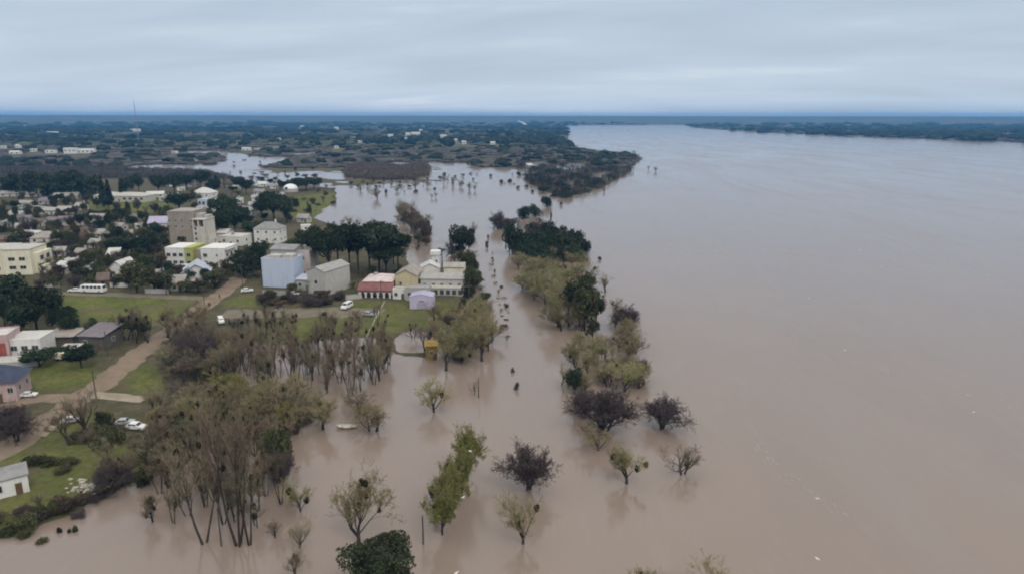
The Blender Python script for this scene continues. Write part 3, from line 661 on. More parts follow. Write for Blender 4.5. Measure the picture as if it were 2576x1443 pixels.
# the flooded wood
wrng = random.Random(4)
KEEP = [(588, 806), (556, 803), (344, 1070), (182, 1052), (1090, 888), (872, 1070), (928, 788), (873, 764), (1060, 762), (622, 729), (236, 724), (732, 470), (300, 500), (229, 1235), (553, 745), (950, 728), (1112, 722), (30, 665), (1040, 865), (297, 680)]   # parked cars and landmarks stay in view
def wood(pl, n, kinds, hr, wr, ylim=None):
    xs = [a_ for a_, _ in pl]; ys = [b_ for _, b_ in pl]; arr = np.array(pl, float); done = []; k = 0; tries = 0
    while k < n and tries < n * 60:
        tries += 1
        x, y = wrng.uniform(min(xs), max(xs)), wrng.uniform(min(ys), max(ys))
        if sdist(np.array([x]), np.array([y]), arr)[0] < 0: continue
        if any(abs(x - a_) < 15 and abs(y - b_) < 9 for a_, b_ in done): continue
        p = land(x, y); hh = wrng.uniform(*hr); ws = wrng.uniform(*wr)
        v = p - CAM; up_ = v.dot(Up) + hh * Up.z; dp = v.dot(Fw) + hh * Fw.z
        if any(abs(x - a_) < ws / mpp(p) * .5 + 8 and 721.5 - FOC * up_ / dp - 4 < b_ < y + 4 for a_, b_ in KEEP): continue
        done.append((x, y)); k += 1
        tree(wrng.choice(kinds), x, y, 721.5 - FOC * up_ / dp, ws / mpp(p), p=p)
wood([(400, 905), (420, 850), (520, 822), (640, 830), (640, 890), (560, 970), (480, 970), (430, 950)], 34, ['bare', 'bare', 'bare', 'plum', 'willow'], (7, 11), (6, 9))
wood([(560, 985), (580, 900), (700, 870), (830, 870), (960, 890), (985, 910), (960, 960), (880, 1000), (780, 990), (650, 990)], 66, ['feather', 'feather', 'feather', 'bare'], (9, 13), (2.8, 5.2))
wood([(640, 850), (650, 815), (960, 815), (985, 850), (900, 870), (760, 860)], 12, ['feather', 'bare'], (6, 9), (3.5, 6))
wood([(420, 1060), (470, 1000), (600, 1010), (760, 1020), (880, 1030), (955, 1060), (950, 1085), (840, 1100), (640, 1110), (480, 1100)], 34, ['willow', 'willow', 'bare', 'feather', 'fresh'], (6, 9), (6, 9))
wood([(380, 1215), (420, 1130), (520, 1110), (660, 1110), (740, 1120), (730, 1190), (640, 1230), (480, 1240), (380, 1245)], 26, ['bare', 'feather', 'feather', 'feather'], (8, 12), (3.2, 5.5))
wood([(1300, 655), (1440, 650), (1500, 700), (1515, 830), (1420, 838), (1345, 765), (1305, 720)], 32, ['willow', 'willow', 'willow', 'bare', 'bare'], (6, 9.5), (6, 9))
wood([(1535, 790), (1585, 785), (1605, 905), (1550, 905)], 10, ['willow', 'bare', 'willow', 'bare'], (5.5, 8), (4.5, 6.5))
wood([(1410, 870), (1500, 845), (1560, 900), (1640, 950), (1590, 990), (1440, 985)], 16, ['willow', 'bare', 'willow', 'bare'], (5, 8), (4.5, 7))
wood([(1130, 585), (1200, 595), (1205, 690), (1225, 775), (1190, 790), (1165, 690), (1135, 650)], 26, ['willow', 'shrub', 'willow', 'bare', 'broad'], (2.5, 6), (4, 6.5))
wood([(1085, 800), (1200, 770), (1245, 870), (1232, 910), (1110, 930)], 20, ['willow', 'bare', 'willow', 'plum'], (5.5, 8.5), (5, 7.5))
wood([(1218, 600), (1230, 600), (1252, 690), (1282, 790), (1286, 870), (1274, 870), (1262, 790), (1238, 690)], 36, ['bare', 'feather', 'plum', 'bare', 'plumshrub'], (.9, 3.0), (.9, 2.6))
wood([(900, 455), (1250, 430), (1250, 445), (1100, 480), (960, 500), (900, 480)], 40, ['bare', 'plum', 'feather', 'plumshrub'], (2.0, 5.5), (2, 5))
wood([(1000, 515), (1080, 560), (1085, 620), (1050, 640), (1030, 590), (990, 540)], 18, ['rust', 'bare', 'bare', 'broad'], (4, 8), (5, 8))
wood([(1230, 455), (1420, 480), (1400, 500), (1280, 470)], 12, ['darkshrub', 'plumshrub', 'bare'], (1, 4), (2.5, 6))
wood([(640, 700), (660, 690), (1060, 690), (1060, 720), (870, 720)], 14, ['broad', 'shrub', 'rust', 'bare'], (2, 5), (3.5, 6))
wood([(560, 470), (800, 440), (800, 462), (640, 475)], 16, ['bare', 'plum', 'broad'], (3, 6), (5, 9))
wood([(265, 1150), (330, 1075), (470, 1065), (470, 1190), (350, 1225), (270, 1225)], 22, ['bare', 'feather', 'bare', 'shrub', 'willow'], (4, 8), (4, 6.5))
wood([(380, 1250), (470, 1230), (740, 1220), (720, 1290), (640, 1330), (440, 1330)], 14, ['bare', 'feather', 'feather'], (6, 12), (3, 5))
wood([(120, 1080), (250, 1060), (330, 1090), (300, 1130), (200, 1140)], 6, ['shrub', 'bare', 'plumshrub'], (1.5, 5), (3, 5))
wood([(60, 1340), (160, 1290), (300, 1245), (240, 1225), (140, 1260), (20, 1310)], 14, ['shrub', 'bare', 'shrub', 'rust', 'plum'], (1.2, 3.5), (2, 4.5))
wood([(560, 1300), (780, 1250), (860, 1420), (640, 1430)], 5, ['bare', 'willow', 'feather'], (4, 8), (3, 6))
wood([(640, 752), (860, 752), (860, 772), (640, 772)], 10, ['plum', 'rust', 'bare', 'plumshrub'], (2.0, 4), (4, 7))
wood([(560, 455), (570, 402), (640, 392), (740, 412), (800, 425), (800, 465)], 30, ['plumshrub', 'bare', 'plum', 'plumshrub'], (1.2, 4), (3, 9))
wood([(860, 430), (900, 455), (1080, 455), (1180, 425), (1180, 440), (1080, 470), (880, 470)], 20, ['plumshrub', 'plum', 'feather'], (1.5, 4.5), (2, 5))
for s_ in ('640,855,775,44', '668,850,790,36', '600,840,795,40'): trees('feather', s_, mist=5)
# town trees
def scatter(pl, n, kinds, hr, wr, avoid=34): wood(pl, n, kinds, hr, wr)
TREE_LATER = []

# palms
fr = MB(); g_ = random.Random(3)
def frond():
    q = MB(); g2 = random.Random(8); prev = None; n = 9
    sp = [Vector((1.6 * t_ - 0.15 * t_ * t_, 0, .9 * t_ - .62 * t_ * t_)) * 1.0 for t_ in np.linspace(0, 2.0, n)]
    q.tube(sp, [.05 - .004 * i for i in range(n)], 3)
    for i in range(1, n):
        for s_ in (-1, 1):
            for j in (0, .5):
                p = sp[i - 1].lerp(sp[i], j); l_ = .75 * math.sin(math.pi * (i + j) / (n + .5)) + .15
                q.add([p - Vector((.07, 0, 0)), p + Vector((.07, 0, 0)), p + Vector((.3 * l_, s_ * l_, -.28 * l_))], [(0, 1, 2)])
    return q.mesh('frond', M['palm'])
FROND = frond()
def palm(x, yb, yt, label):
    p = land(x, yb); h = top_h(p, yt) ; r = tag(empty('palm_tree', p), label, 'palm tree', 'palms')
    hh = h * .82; q = MB(); q.tube([Vector((0, 0, -.5)), Vector((.1, 0, hh * .5)), Vector((.05, .1, hh))], [.28, .2, .17], 7, cap=True); q.obj('trunk', M['bark'], r, True)
    for k in range(15):
        o = inst('frond', FROND, r, (.05, .1, hh)); o.rotation_euler = (0, random.Random(k + x).uniform(-.5, .55), k * 2.4); o.scale = (1.15, 1.15, 1.15)
    return r
palm(1112, 672, 622, 'largest palm beside the white tank tower'); palm(1135, 668, 630, 'smaller palm beside the dark green channel trees'); palm(1096, 660, 634, 'palm half hidden behind the white tank tower')
mark('palms', P(1112, 665))

# ------------------------------------------------------------------ houses
WIN = {}
def window(parent, lx, ly, lz, rz, ww=1.1, wh=1.2, simple=False):
    key = (round(ww, 1), round(wh, 1), simple)
    if key not in WIN:
        a_, b_ = key[0] / 2, key[1] / 2
        pn = MB(); pn.box(-a_, a_, -.03, .02, -b_, b_)
        if simple: WIN[key] = (pn.mesh('window', M['glass']), None)
        else:
            f = MB(); t_ = .09
            f.box(-a_ - t_, -a_, -.09, .02, -b_ - t_, b_ + t_); f.box(a_, a_ + t_, -.09, .02, -b_ - t_, b_ + t_)
            f.box(-a_, a_, -.09, .02, b_, b_ + t_); f.box(-a_, a_, -.12, .02, -b_ - t_, -b_); f.box(-.03, .03, -.07, .02, -b_, b_)
            pn2 = MB(); pn2.box(-a_, -.03, -.03, .015, -b_, b_); pn2.box(.03, a_, -.03, .015, -b_, b_)
            WIN[key] = (f.mesh('window', M['frame']), pn2.mesh('pane', M['glass']))
    f, pn = WIN[key]
    o = inst('window', f, parent, (lx, ly, lz), rz)
    if pn: inst('pane', pn, o)
    return o

def house(name, label, x, y, wpx, hpx, depth, rot=0.0, wall='white', roof='gable', rm='rgrey', rh=1.6, rows=1, cols=2, side=0, cat='house', group=None, ridge='x', door=True, ww=1.1, wh=1.2,
          chimney=False, tank=False, simple=False, over=.4, z0=None, p=None, front_cols=None, wm=None, hm=None):
    p = p or land(x, y); s = mpp(p)
    W = wm or wpx * s; Hh = hm or max(top_h(p, y - hpx), 1.8); D = depth
    r = empty(name, p, rot)
    if label: tag(r, label, cat, group)
    wl = MB()
    if roof == 'gable' and ridge == 'x':
        wl.prism([(0, -1), (D, -1), (D, Hh), (D / 2, Hh + rh), (0, Hh)], -W / 2, W / 2, 'x')
    elif roof == 'gable':
        wl.prism([(-W / 2, -1), (W / 2, -1), (W / 2, Hh), (0, Hh + rh), (-W / 2, Hh)], 0, D, 'y')
    else: wl.box(-W / 2, W / 2, 0, D, -1, Hh)
    wl.obj('wall', M[wall], r)
    rf = MB(); th_ = .14; e_ = .03
    if roof == 'gable':
        span = D if ridge == 'x' else W; sl_ = rh / (span / 2)
        for sg in (-1, 1):
            oe = (span / 2 + over) * sg; c0 = D / 2 if ridge == 'x' else 0
            ze = Hh - over * sl_ + e_
            prof = [(c0 + oe, ze), (c0 + oe, ze + th_), (c0, Hh + rh + e_ + th_), (c0, Hh + rh + e_)]
            if sg > 0: prof = prof[::-1]
            rf.prism(prof, (-W / 2 if ridge == 'x' else 0) - over, (W / 2 if ridge == 'x' else D) + over, ridge)
    elif roof == 'hip':
        o_ = over; rl = max((W - D) / 2, 0) if W >= D else 0; rl2 = max((D - W) / 2, 0) if D > W else 0
        z_ = Hh + e_
        vs = [(-W / 2 - o_, -o_, z_), (W / 2 + o_, -o_, z_), (W / 2 + o_, D + o_, z_), (-W / 2 - o_, D + o_, z_), (-rl - .01, D / 2 - rl2 - .01, z_ + rh), (rl + .01, D / 2 - rl2 - .01, z_ + rh), (rl + .01, D / 2 + rl2 + .01, z_ + rh), (-rl - .01, D / 2 + rl2 + .01, z_ + rh)]
        rf.add(vs, [(3, 2, 1, 0), (0, 1, 5, 4), (1, 2, 6, 5), (2, 3, 7, 6), (3, 0, 4, 7), (4, 5, 6, 7)])
    elif roof == 'mono':
        rf.prism([(-over, Hh + .05), (-over, Hh + .2), (D + over, Hh + rh + .2), (D + over, Hh + rh + .05)][::-1], -W / 2 - over, W / 2 + over, 'x')
    else:
        t_ = .22; ph = .45
        rf.box(-W / 2 + t_, W / 2 - t_, t_, D - t_, Hh - .1, Hh + .06)
        rf.box(-W / 2 - .04, W / 2 + .04, -.04, t_, Hh + .002, Hh + ph, 1); rf.box(-W / 2 - .04, W / 2 + .04, D - t_, D + .04, Hh + .002, Hh + ph, 1)
        rf.box(-W / 2 - .04, -W / 2 + t_, t_, D - t_, Hh + .002, Hh + ph, 1); rf.box(W / 2 - t_, W / 2 + .04, t_, D - t_, Hh + .002, Hh + ph, 1)
    ro = rf.obj('roof', [M[rm], M[wall]], r)
    if chimney:
        c_ = MB(); c_.box(W * .2, W * .2 + .7, D * .55, D * .55 + .7, Hh, Hh + rh + .9); c_.box(W * .2 - .1, W * .2 + .8, D * .55 - .1, D * .55 + .8, Hh + rh + .9, Hh + rh + 1.0); c_.obj('chimney', M[wall], ro)
    if tank:
        c_ = MB(); c_.tube([Vector((-W * .2, D * .6, Hh + .06)), Vector((-W * .2, D * .6, Hh + 1.7)), Vector((-W * .2, D * .6, Hh + 1.9))], [.8, .8, .3], 10, cap=True); c_.obj('water_tank', M['rtin'], ro)
    sh = Hh / max(rows, 1)
    for rr in range(rows):
        zc = sh * rr + sh * .55
        nc = cols
        for c_ in range(nc):
            lx = -W / 2 + W * (c_ + .5) / nc
            if door and rr == 0 and c_ == nc // 2 and nc > 1: continue
            window(r, lx, 0, zc, 0, min(ww, W / nc * .6), min(wh, sh * .5), simple)
        for c_ in range(side):
            window(r, W / 2, D * (c_ + .5) / side, zc, math.pi / 2, min(ww, D / side * .6), min(wh, sh * .5), simple)
    if door:
        d_ = MB(); lx = -W / 2 + W * (cols // 2 + .5) / cols if cols > 1 else W * .3
        d_.box(lx - .5, lx + .5, -.06, .02, 0, min(2.1, Hh * .75)); d_.box(lx + .3, lx + .4, -.1, -.06, .95, 1.05); d_.obj('door', M['door'], r)
    return r

HG = 'houses of the town'
R_ = rad
# white and lime apartment block
p = land(497, 672); s = mpp(p); r = tag(empty('apartment_block', p, R_(-4)), 'white and lime-green apartment block with rows of dark windows', 'apartment block'); mark('white and lime apartment block', p)
Hh = top_h(p, 625); X = lambda a_: (a_ - 497) * s
for nm, x0, x1, mm, cols in (('wing', 417, 466, 'white', [425, 441, 457]), ('wing', 467, 487, 'lime', [477]), ('stairwell', 488, 508, 'tan', []), ('wing', 509, 571, 'white', [520, 550])):
    q = MB(); y0 = 2.2 if nm == 'stairwell' else 0; q.box(X(x0), X(x1), y0, 12, -1, Hh - (1 if nm == 'stairwell' else 0)); q.box(X(x0) - .1, X(x1) + .1, y0 - .1, 12.1, Hh - (1 if nm == 'stairwell' else 0), Hh + (.25 if nm == 'wing' else -.9))
    wg = q.obj(nm, M[mm], r)
    for cx in cols:
        for k, zf in enumerate((.62, .22)):
            window(r, X(cx), 0, Hh * zf + .2, 0, 1.7 if cx != 550 else .7, 1.35 if cx != 550 else .8)
for yy in (2, 6, 10):
    for zf in (.62, .22): window(r, X(571), yy, Hh * zf, math.pi / 2, 1.6, 1.5)
q = MB(); q.box(X(571) + .002, X(578), 0.4, 9, Hh * .9, Hh * .95); q.box(X(571) + .002, X(578), 0.4, 9, Hh * .45, Hh * .5); q.obj('balcony', M['offw'], r)
# tan tower block
p = land(476, 628); s = mpp(p); r = tag(empty('tower_block', p, R_(-3)), 'tan tower block with a paler stair tower, tallest building of the town', 'tower block'); mark('tan tower block', p)
X = lambda a_: (a_ - 476) * s; H1 = top_h(p, 534); H2 = top_h(p, 552)
q = MB(); q.box(X(430), X(494), 0, 13, -1, H1); q.box(X(430) - .1, X(494) + .1, -.1, 13.1, H1, H1 + .4); wl = q.obj('wall', M['tan'], r)
q = MB(); q.box(X(430) + .3, X(494) - .3, .3, 12.7, H1 + .41, H1 + .5); q.obj('roof', M['rconc'], r)
q = MB(); q.box(X(494) + .12, X(526), -1.5, 9, -1, H2 - 3.5); q.box(X(494) + .12, X(498), -1.5, 9, H2 - 3.5, H2); q.box(X(508), X(511), -1.5, 9, H2 - 3.5, H2); q.box(X(523), X(526), -1.5, 9, H2 - 3.5, H2); q.box(X(498), X(523), 5, 9, H2 - 3.5, H2 - .001); q.box(X(494), X(526) + .2, -1.7, 9.1, H2 + .002, H2 + .4); q.obj('stair_tower', M['beige'], r)
q = MB(); q.prism([(X(526) + .01, -1), (X(536), -1), (X(532), H2 * .25), (X(528), H2 * .5), (X(526) + .01, H2 * .9)], 0, 8, 'y'); q.obj('buttress', M['beige'], r)
q = MB(); q.box(X(496), X(512), 2, 7, H2 + .41, H2 + 2.4); q.box(X(514), X(525), 3, 8, H2 + .41, H2 + 1.6); q.obj('rooftop_hut', M['grey'], r)
for k, zf in enumerate((.78, .62)):
    for cx in (434, 449, 465, 489): window(r, X(cx), 0, H1 * zf, 0, .9, .9)
for zf in (.72, .55, .38, .22): window(r, X(502), -1.5, H2 * zf, 0, 1.0, 1.2)
# cream apartment block at the photo's edge
p = land(30, 690); s = mpp(p); r = tag(empty('apartment_block', p, R_(8)), 'pale cream apartment block with stepped roofline beside the dark trees', 'apartment block'); mark('cream apartment block', p)
Hh = top_h(p, 628); X = lambda a_: (a_ - 30) * s
q = MB(); q.box(X(-50), X(20), 0, 14, -1, Hh); q.obj('wall', M['cream'], r)
q = MB(); q.box(X(20) + .01, X(84), -1.5, 12, -1, Hh); q.box(X(84) + .001, X(95), 1.0, 12, -1, Hh * .82); q.box(X(95) + .001, X(104), 1.5, 11, -1, Hh * .3); q.obj('front_wing', M['cream'], r)
q = MB(); q.box(X(-50) - .2, X(20) + .1, -.2, 14.2, Hh + .01, Hh + .35); q.box(X(20) + .12, X(84) + .2, -1.7, 12.2, Hh + .012, Hh + .352); q.obj('roof', M['offw'], r)
for cx, wd in ((40, 2.4), (64, 2.2)):
    for zf in (.64, .3): window(r, X(cx), -1.5, Hh * zf, 0, wd, 1.3)
for cx in (2, -20):
    for zf in (.6, .25): window(r, X(cx), 0, Hh * zf, 0, 1.4, 1.3)
for yy in (3.5, 8.5):
    for zf in (.6, .28): window(r, X(95), yy, Hh * zf, math.pi / 2, 2.6, 1.8)
# white house with grey hip roof
house('house', 'two-storey white house with steep grey roof above the dark hedge', 672, 612, 66, 36, 9, R_(-6), 'white', 'hip', 'rgrey', 3.2, 2, 3, 2, door=False, chimney=True, group=HG, ww=1.0, wh=1.0); mark('white house with steep grey roof', P(672, 612))
# blue building
r = house('house', 'building with a big blank light-blue wall', 702, 723, 84, 70, 9, R_(-8), 'blue', 'flat', 'rtin', 1, 1, 1, 0, door=False, group=HG, simple=True); mark('blue-walled building', P(702, 722))
for ch in list(r.children):
    if ch.name.startswith('window'): bpy.data.objects.remove(ch, do_unlink=True)
for k_, hh_, dx_ in ((0, 2.3, -.28), (1, 3.0, .12)):
    q = MB(); Wb = 84 * mpp(P(702, 722)); q.box(Wb * dx_, Wb * (dx_ + .3), 2, 6, top_h(land(702, 723), 653) - .04, top_h(land(702, 723), 653) + hh_ * .5); q.obj('roof_box', M['offw'], r)
house('house', 'tall grey-white block with one small window behind the blue wall', 716, 706, 62, 78, 10, R_(-8), 'grey', 'gable', 'rgrey', 1.2, 1, 1, 0, door=False, group=HG, ww=1.0, wh=2.0)
house('house', 'narrow pinkish stair tower between the blue wall and the cream shed', 766, 705, 36, 72, 8, R_(-8), 'rpink', 'flat', 'rtin', 1, 2, 1, 1, door=False, group=HG, tank=True)
house('house', 'low navy-doored annex under the stair tower', 765, 730, 40, 26, 6, R_(-8), 'offw', 'mono', 'rbluegrey', .8, 1, 2, 0, group=HG)
house('shed', 'large cream barn with long pale tin roof beside the blue-walled building', 797, 742, 54, 60, 15, R_(-24), 'offw', 'gable', 'rtin', 1.6, 1, 1, 0, ridge='y', door=False, cat='shed', over=.25, simple=True); mark('cream barn', P(800, 742))
# maroon house
r = house('house', 'house with pinkish upper roof and deep maroon front roof over white arches', 950, 742, 72, 34, 12, R_(-3), 'rpink', 'hip', 'rpink', 1.6, 1, 4, 0, door=False, group=HG, tank=True); mark('maroon-roofed house', P(950, 745))
Wm = 88 * mpp(P(950, 748)); q = MB(); q.prism([(-4.2, 2.7), (-4.2, 2.9), (-.1, 5.0), (-.1, 4.8)][::-1], -Wm / 2, Wm / 2, 'x'); q.obj('porch_roof', M['rmaroon'], r)
q = MB(); q.prism([(-4.3, 2.2), (-4.3, 2.68), (-4.15, 2.68), (-4.15, 2.2)][::-1], -Wm / 2, Wm / 2, 'x'); q.obj('porch_beam', M['rmaroon'], r)
for k in range(6):
    q = MB(); xc = -Wm / 2 + Wm * (k + .4) / 5.8; q.box(xc - .3, xc + .3, -4.2, -3.8, -.8, 2.2); q.box(xc - .65, xc + .65, -4.15, -3.85, 1.75, 2.2); q.obj('porch_pillar', M['white'], r)
# yellow gable house
house('house', 'yellow house with plain gable and taupe roof', 1022, 738, 54, 46, 12, R_(-5), 'yellow', 'gable', 'rtaupe', 2.0, 1, 2, 1, ridge='y', group=HG, ww=.8); mark('yellow gabled house', P(1022, 738))
house('house', 'low white shop with small porch before the yellow gabled house', 1005, 752, 34, 22, 4, R_(-5), 'white', 'flat', 'rtin', 1, 1, 2, 0, group=HG)
# big white house
r = house('house', 'large white house with wide pale roof and balustraded terrace by the water', 1112, 735, 108, 34, 8, R_(-3), 'offw', 'gable', 'rtin', 1.3, 1, 5, 1, door=False, group=HG, chimney=False); mark('large white waterside house', P(1112, 740))
Wb = 108 * mpp(P(1112, 738))
q = MB(); q.box(-Wb / 2, Wb * .56, -4.5, -.05, -1, 2.6); q.box(-Wb * .51, Wb * .575, -4.7, -.04, 2.6, 2.85); q.obj('terrace', M['offw'], r)
q = MB(); q.box(-Wb * .3, Wb * .56, -4.6, -4.4, 3.55, 3.7)
for k in range(26): xx = -Wb * .3 + Wb * .85 * k / 25; q.box(xx - .07, xx + .07, -4.58, -4.42, 2.86, 3.55)
q.obj('balustrade', M['white'], r)
for k in range(5): window(r, -Wb * .1 + k * Wb * .14, -4.5, 1.2, 0, 1.4, 1.8)
house('house', 'white gabled house wedged behind the large white waterside house', 1082, 708, 46, 34, 7, R_(6), 'white', 'gable', 'rwhite', 1.8, 1, 2, 0, ridge='y', door=False, group=HG)
house('house', 'upper cream storey with small dark window on the waterside house row', 1142, 712, 50, 40, 7, R_(-3), 'cream', 'gable', 'rconc', 1.2, 1, 1, 0, door=False, group=HG)
house('house', 'grey low house squeezed behind the lilac garage', 1050, 756, 60, 30, 5, R_(-3), 'grey', 'flat', 'rtin', 1, 1, 3, 0, group=HG)
r = house('garage', 'lilac garage with rounded gable and one dark sign panel', 1060, 777, 58, 30, 6, R_(-2), 'lilac', 'gable', 'rlilac', .9, 1, 1, 0, ridge='y', door=False, cat='garage', over=.1, simple=True); mark('lilac garage', P(1060, 777))
for ch in list(r.children):
    if ch.name.startswith('window'): bpy.data.objects.remove(ch, do_unlink=True)
Wg = 58 * mpp(P(1060, 777)); q = MB(); q.box(-Wg * .1, Wg * .12, -.06, -.002, 2.5, 2.95); q.obj('sign_panel', M['rpurple'], r); q = MB(); q.box(-Wg * .2, Wg * .22, -.05, -.002, 0, 2.2); q.obj('garage_door', M['rlilac'], r)
house('kiosk', 'small white round-topped kiosk by the water east of the white house', 1175, 745, 16, 20, 3, R_(0), 'white', 'hip', 'rwhite', .6, 1, 1, 0, cat='kiosk', door=False)
# white tank tower
p = land(1096, 690); h = top_h(p, 632); r = tag(empty('tank_tower', p), 'white square tank tower standing before the palms', 'tower'); q = MB(); q.box(-1.6, 1.6, 0, 3.2, -1, h - 1.6); q.obj('shaft', M['white'], r); q = MB(); q.box(-2.0, 2.0, -.4, 3.6, h - 1.6, h); q.obj('tank', M['white'], r)
for zf in (.3, .55): window(r, .5, 0, h * zf, 0, .6, 1.6)
# street lamp by tank tower
def lamp(x, yb, yt, label):
    p = land(x, yb); h = top_h(p, yt); r = tag(empty('street_lamp', p, R_(20)), label, 'street lamp'); q = MB(); q.tube([Vector((0, 0, -.5)), Vector((0, 0, h * .8)), Vector((.3, 0, h * .95)), Vector((1.1, 0, h))], [.09, .07, .06, .05], 6); q.obj('post', M['wire'], r); q = MB(); q.box(.9, 1.7, -.2, .2, h - .12, h + .08); q.obj('lamp_head', M['lamp'], r)
lamp(1125, 690, 644, 'pale curved street lamp beside the tank tower')
# orange shed, white cabin
house('shed', 'mustard-yellow hut standing in the flood at the end of the pond', 1086, 905, 28, 34, 3.4, R_(5), 'mustard', 'mono', 'mustard', .5, 1, 1, 0, cat='hut', ww=.8); mark('mustard-yellow hut', P(1086, 905))
house('cabin', 'small white cabin with grey roof on the grassy point', 25, 1248, 84, 42, 4.2, R_(38), 'white', 'mono', 'rgrey', .5, 1, 2, 1, cat='cabin', door=True, over=.25); mark('white cabin', P(30, 1245))
# pink / red house and navy roof house
r = house('house', 'pink house with deep red recess at the photo edge', -8, 905, 62, 58, 8, R_(14), 'pink', 'flat', 'rwhite', 1, 1, 1, 0, door=False, group=HG, simple=True); mark('pink house', P(10, 905))
q = MB(); q.box(-.6, 2.6, -.3, -.01, 1.4, 4.6); q.obj('red_recess', M['red'], r)
house('house', 'white flat-roofed house with a band of dark windows next to the pink house', 66, 898, 74, 42, 8, R_(8), 'white', 'flat', 'rwhite', 1, 1, 3, 0, door=False, group=HG, ww=2.0, wh=1.3)
q = MB(); p = land(30, 925); r = tag(empty('terrace', p, R_(14)), 'pale flat terrace below the white flat-roofed house', 'terrace'); q.box(-6, 6, 0, 7, -1, 1.2); q.box(-6, 6, -.1, .1, 1.2, 1.7); q.obj('slab', M['offw'], r)
house('house', 'house with dark navy hip roof and pink front at the photo edge', -12, 1012, 100, 50, 8, R_(14), 'pink', 'hip', 'rnavy', 3.0, 1, 4, 2, group=HG, over=.8); mark('navy-roofed house', P(10, 1005))
# dark sheds
house('shed', 'dark timber shed with pale flat roof, the smaller of the pair', 152, 868, 62, 22, 6, R_(4), 'dkgrey', 'mono', 'rtaupe', .4, 1, 2, 0, cat='shed', over=.8); mark('dark shed pair', P(190, 875))
house('shed', 'dark shed with wide grey sloping roof, the larger of the pair', 232, 880, 62, 34, 9, R_(-6), 'dkgrey', 'mono', 'rpurple', 1.2, 1, 2, 1, cat='shed', over=.5)
house('shed', 'low lean-to with pale roof edge below the dark sheds', 175, 892, 40, 14, 3, R_(4), 'dkgrey', 'mono', 'offw', .3, 1, 1, 0, cat='shed', over=.3)
p = land(165, 908); r = tag(empty('trailer', p, R_(-3)), 'long pale cream trailer parked on the grass below the dark sheds', 'trailer'); q = MB(); q.box(-3.6, 3.6, -.1, 2.0, .6, 2.0); q.box(-3.4, 3.4, 0, 1.9, 2.0, 2.2); q.obj('body', M['cream'], r)
for xx in (-2, 2):
    q = MB(); q.tube([Vector((xx, -.12, .35)), Vector((xx, .15, .35))], [.38, .38], 12, cap=True); q.obj('wheel', M['tyre'], r)
# blue-grey roof house
house('house', 'white house with pale blue-grey gabled roof below the apartment block', 496, 712, 62, 28, 11, R_(20), 'white', 'gable', 'rbluegrey', 3.0, 1, 3, 1, group=HG, ridge='y', over=.7)
house('house', 'low white house with dark porch at the foot of the apartment block', 455, 690, 60, 14, 6, R_(-4), 'offw', 'mono', 'rwhite', .6, 1, 4, 0, group=HG)
# school, white hip house, dome
r = house('school', 'long pale green school building above the lawn', 300, 508, 136, 15, 14, R_(-6), 'pgreen', 'hip', 'offw', 2.2, 1, 9, 0, cat='school', door=True, ww=2.2, wh=1.6); mark('long pale school building', P(300, 508))
house('house', 'white hipped house above the tan tower block', 505, 498, 50, 12, 12, R_(-10), 'white', 'hip', 'rwhite', 4, 1, 3, 1, group=HG)
house('house', 'pale blue columned house below the white hipped house', 518, 521, 42, 18, 8, R_(-8), 'blue', 'flat', 'rbluegrey', 1, 1, 4, 0, group=HG, ww=1.6, wh=2.2)
p = land(732, 482); r = tag(empty('dome', p), 'white dome on a low drum among the trees', 'dome'); mark('white dome', p); s = mpp(p); Rd = 18 * s
q = MB(); q.tube([Vector((0, 0, -1)), Vector((0, 0, 2.2))], [Rd, Rd], 28); q.obj('drum', M['offw'], r)
q = MB(); q.tube([Vector((0, 0, 2.2 + Rd * .72 * math.sin(a_))) for a_ in np.linspace(0, 1.5, 8)], [Rd * 1.02 * math.cos(a_) for a_ in np.linspace(0, 1.5, 8)], 28, cap=True); q.obj('shell', M['dome'], r, True)
q = MB(); q.box(-1.2 - Rd * .3, 1.2 - Rd * .3, -Rd * .98, -Rd * .7, 2.4, 2.4 + Rd * .3); q.obj('opening', M['glass'], r)
house('house', 'lilac-roofed pinkish house next to the tan tower block', 398, 585, 44, 24, 10, R_(10), 'rpink', 'gable', 'rlilac', 3.0, 1, 3, 1, group=HG)
house('house', 'white rambling house with stepped roofs behind the lime apartment block', 582, 618, 56, 22, 10, R_(-10), 'white', 'flat', 'rwhite', 1, 1, 3, 1, group=HG, tank=True)
house('house', 'small white house with step gable next to the rambling white house', 560, 608, 26, 22, 7, R_(-10), 'white', 'gable', 'rwhite', 1.6, 1, 1, 0, group=HG)
house('house', 'white house with dark attic gable facing the bus road', 297, 700, 44, 24, 9, R_(-4), 'white', 'gable', 'rwhite', 3.0, 1, 2, 1, ridge='y', group=HG, ww=1.6); mark('white attic-gabled house', P(297, 700))
house('house', 'bright white cube house behind the minibus', 178, 678, 22, 24, 6, R_(12), 'white', 'flat', 'rwhite', 1, 1, 1, 0, group=HG, door=False)
for ph_, x_, y_ in (('pale blue columned house', 518, 521), ('rambling white house', 582, 618), ('white cube house', 178, 678), ('house with purple-grey roof', 178, 568), ('low white waterside roofs', 690, 475)): mark(ph_, P(x_, y_))
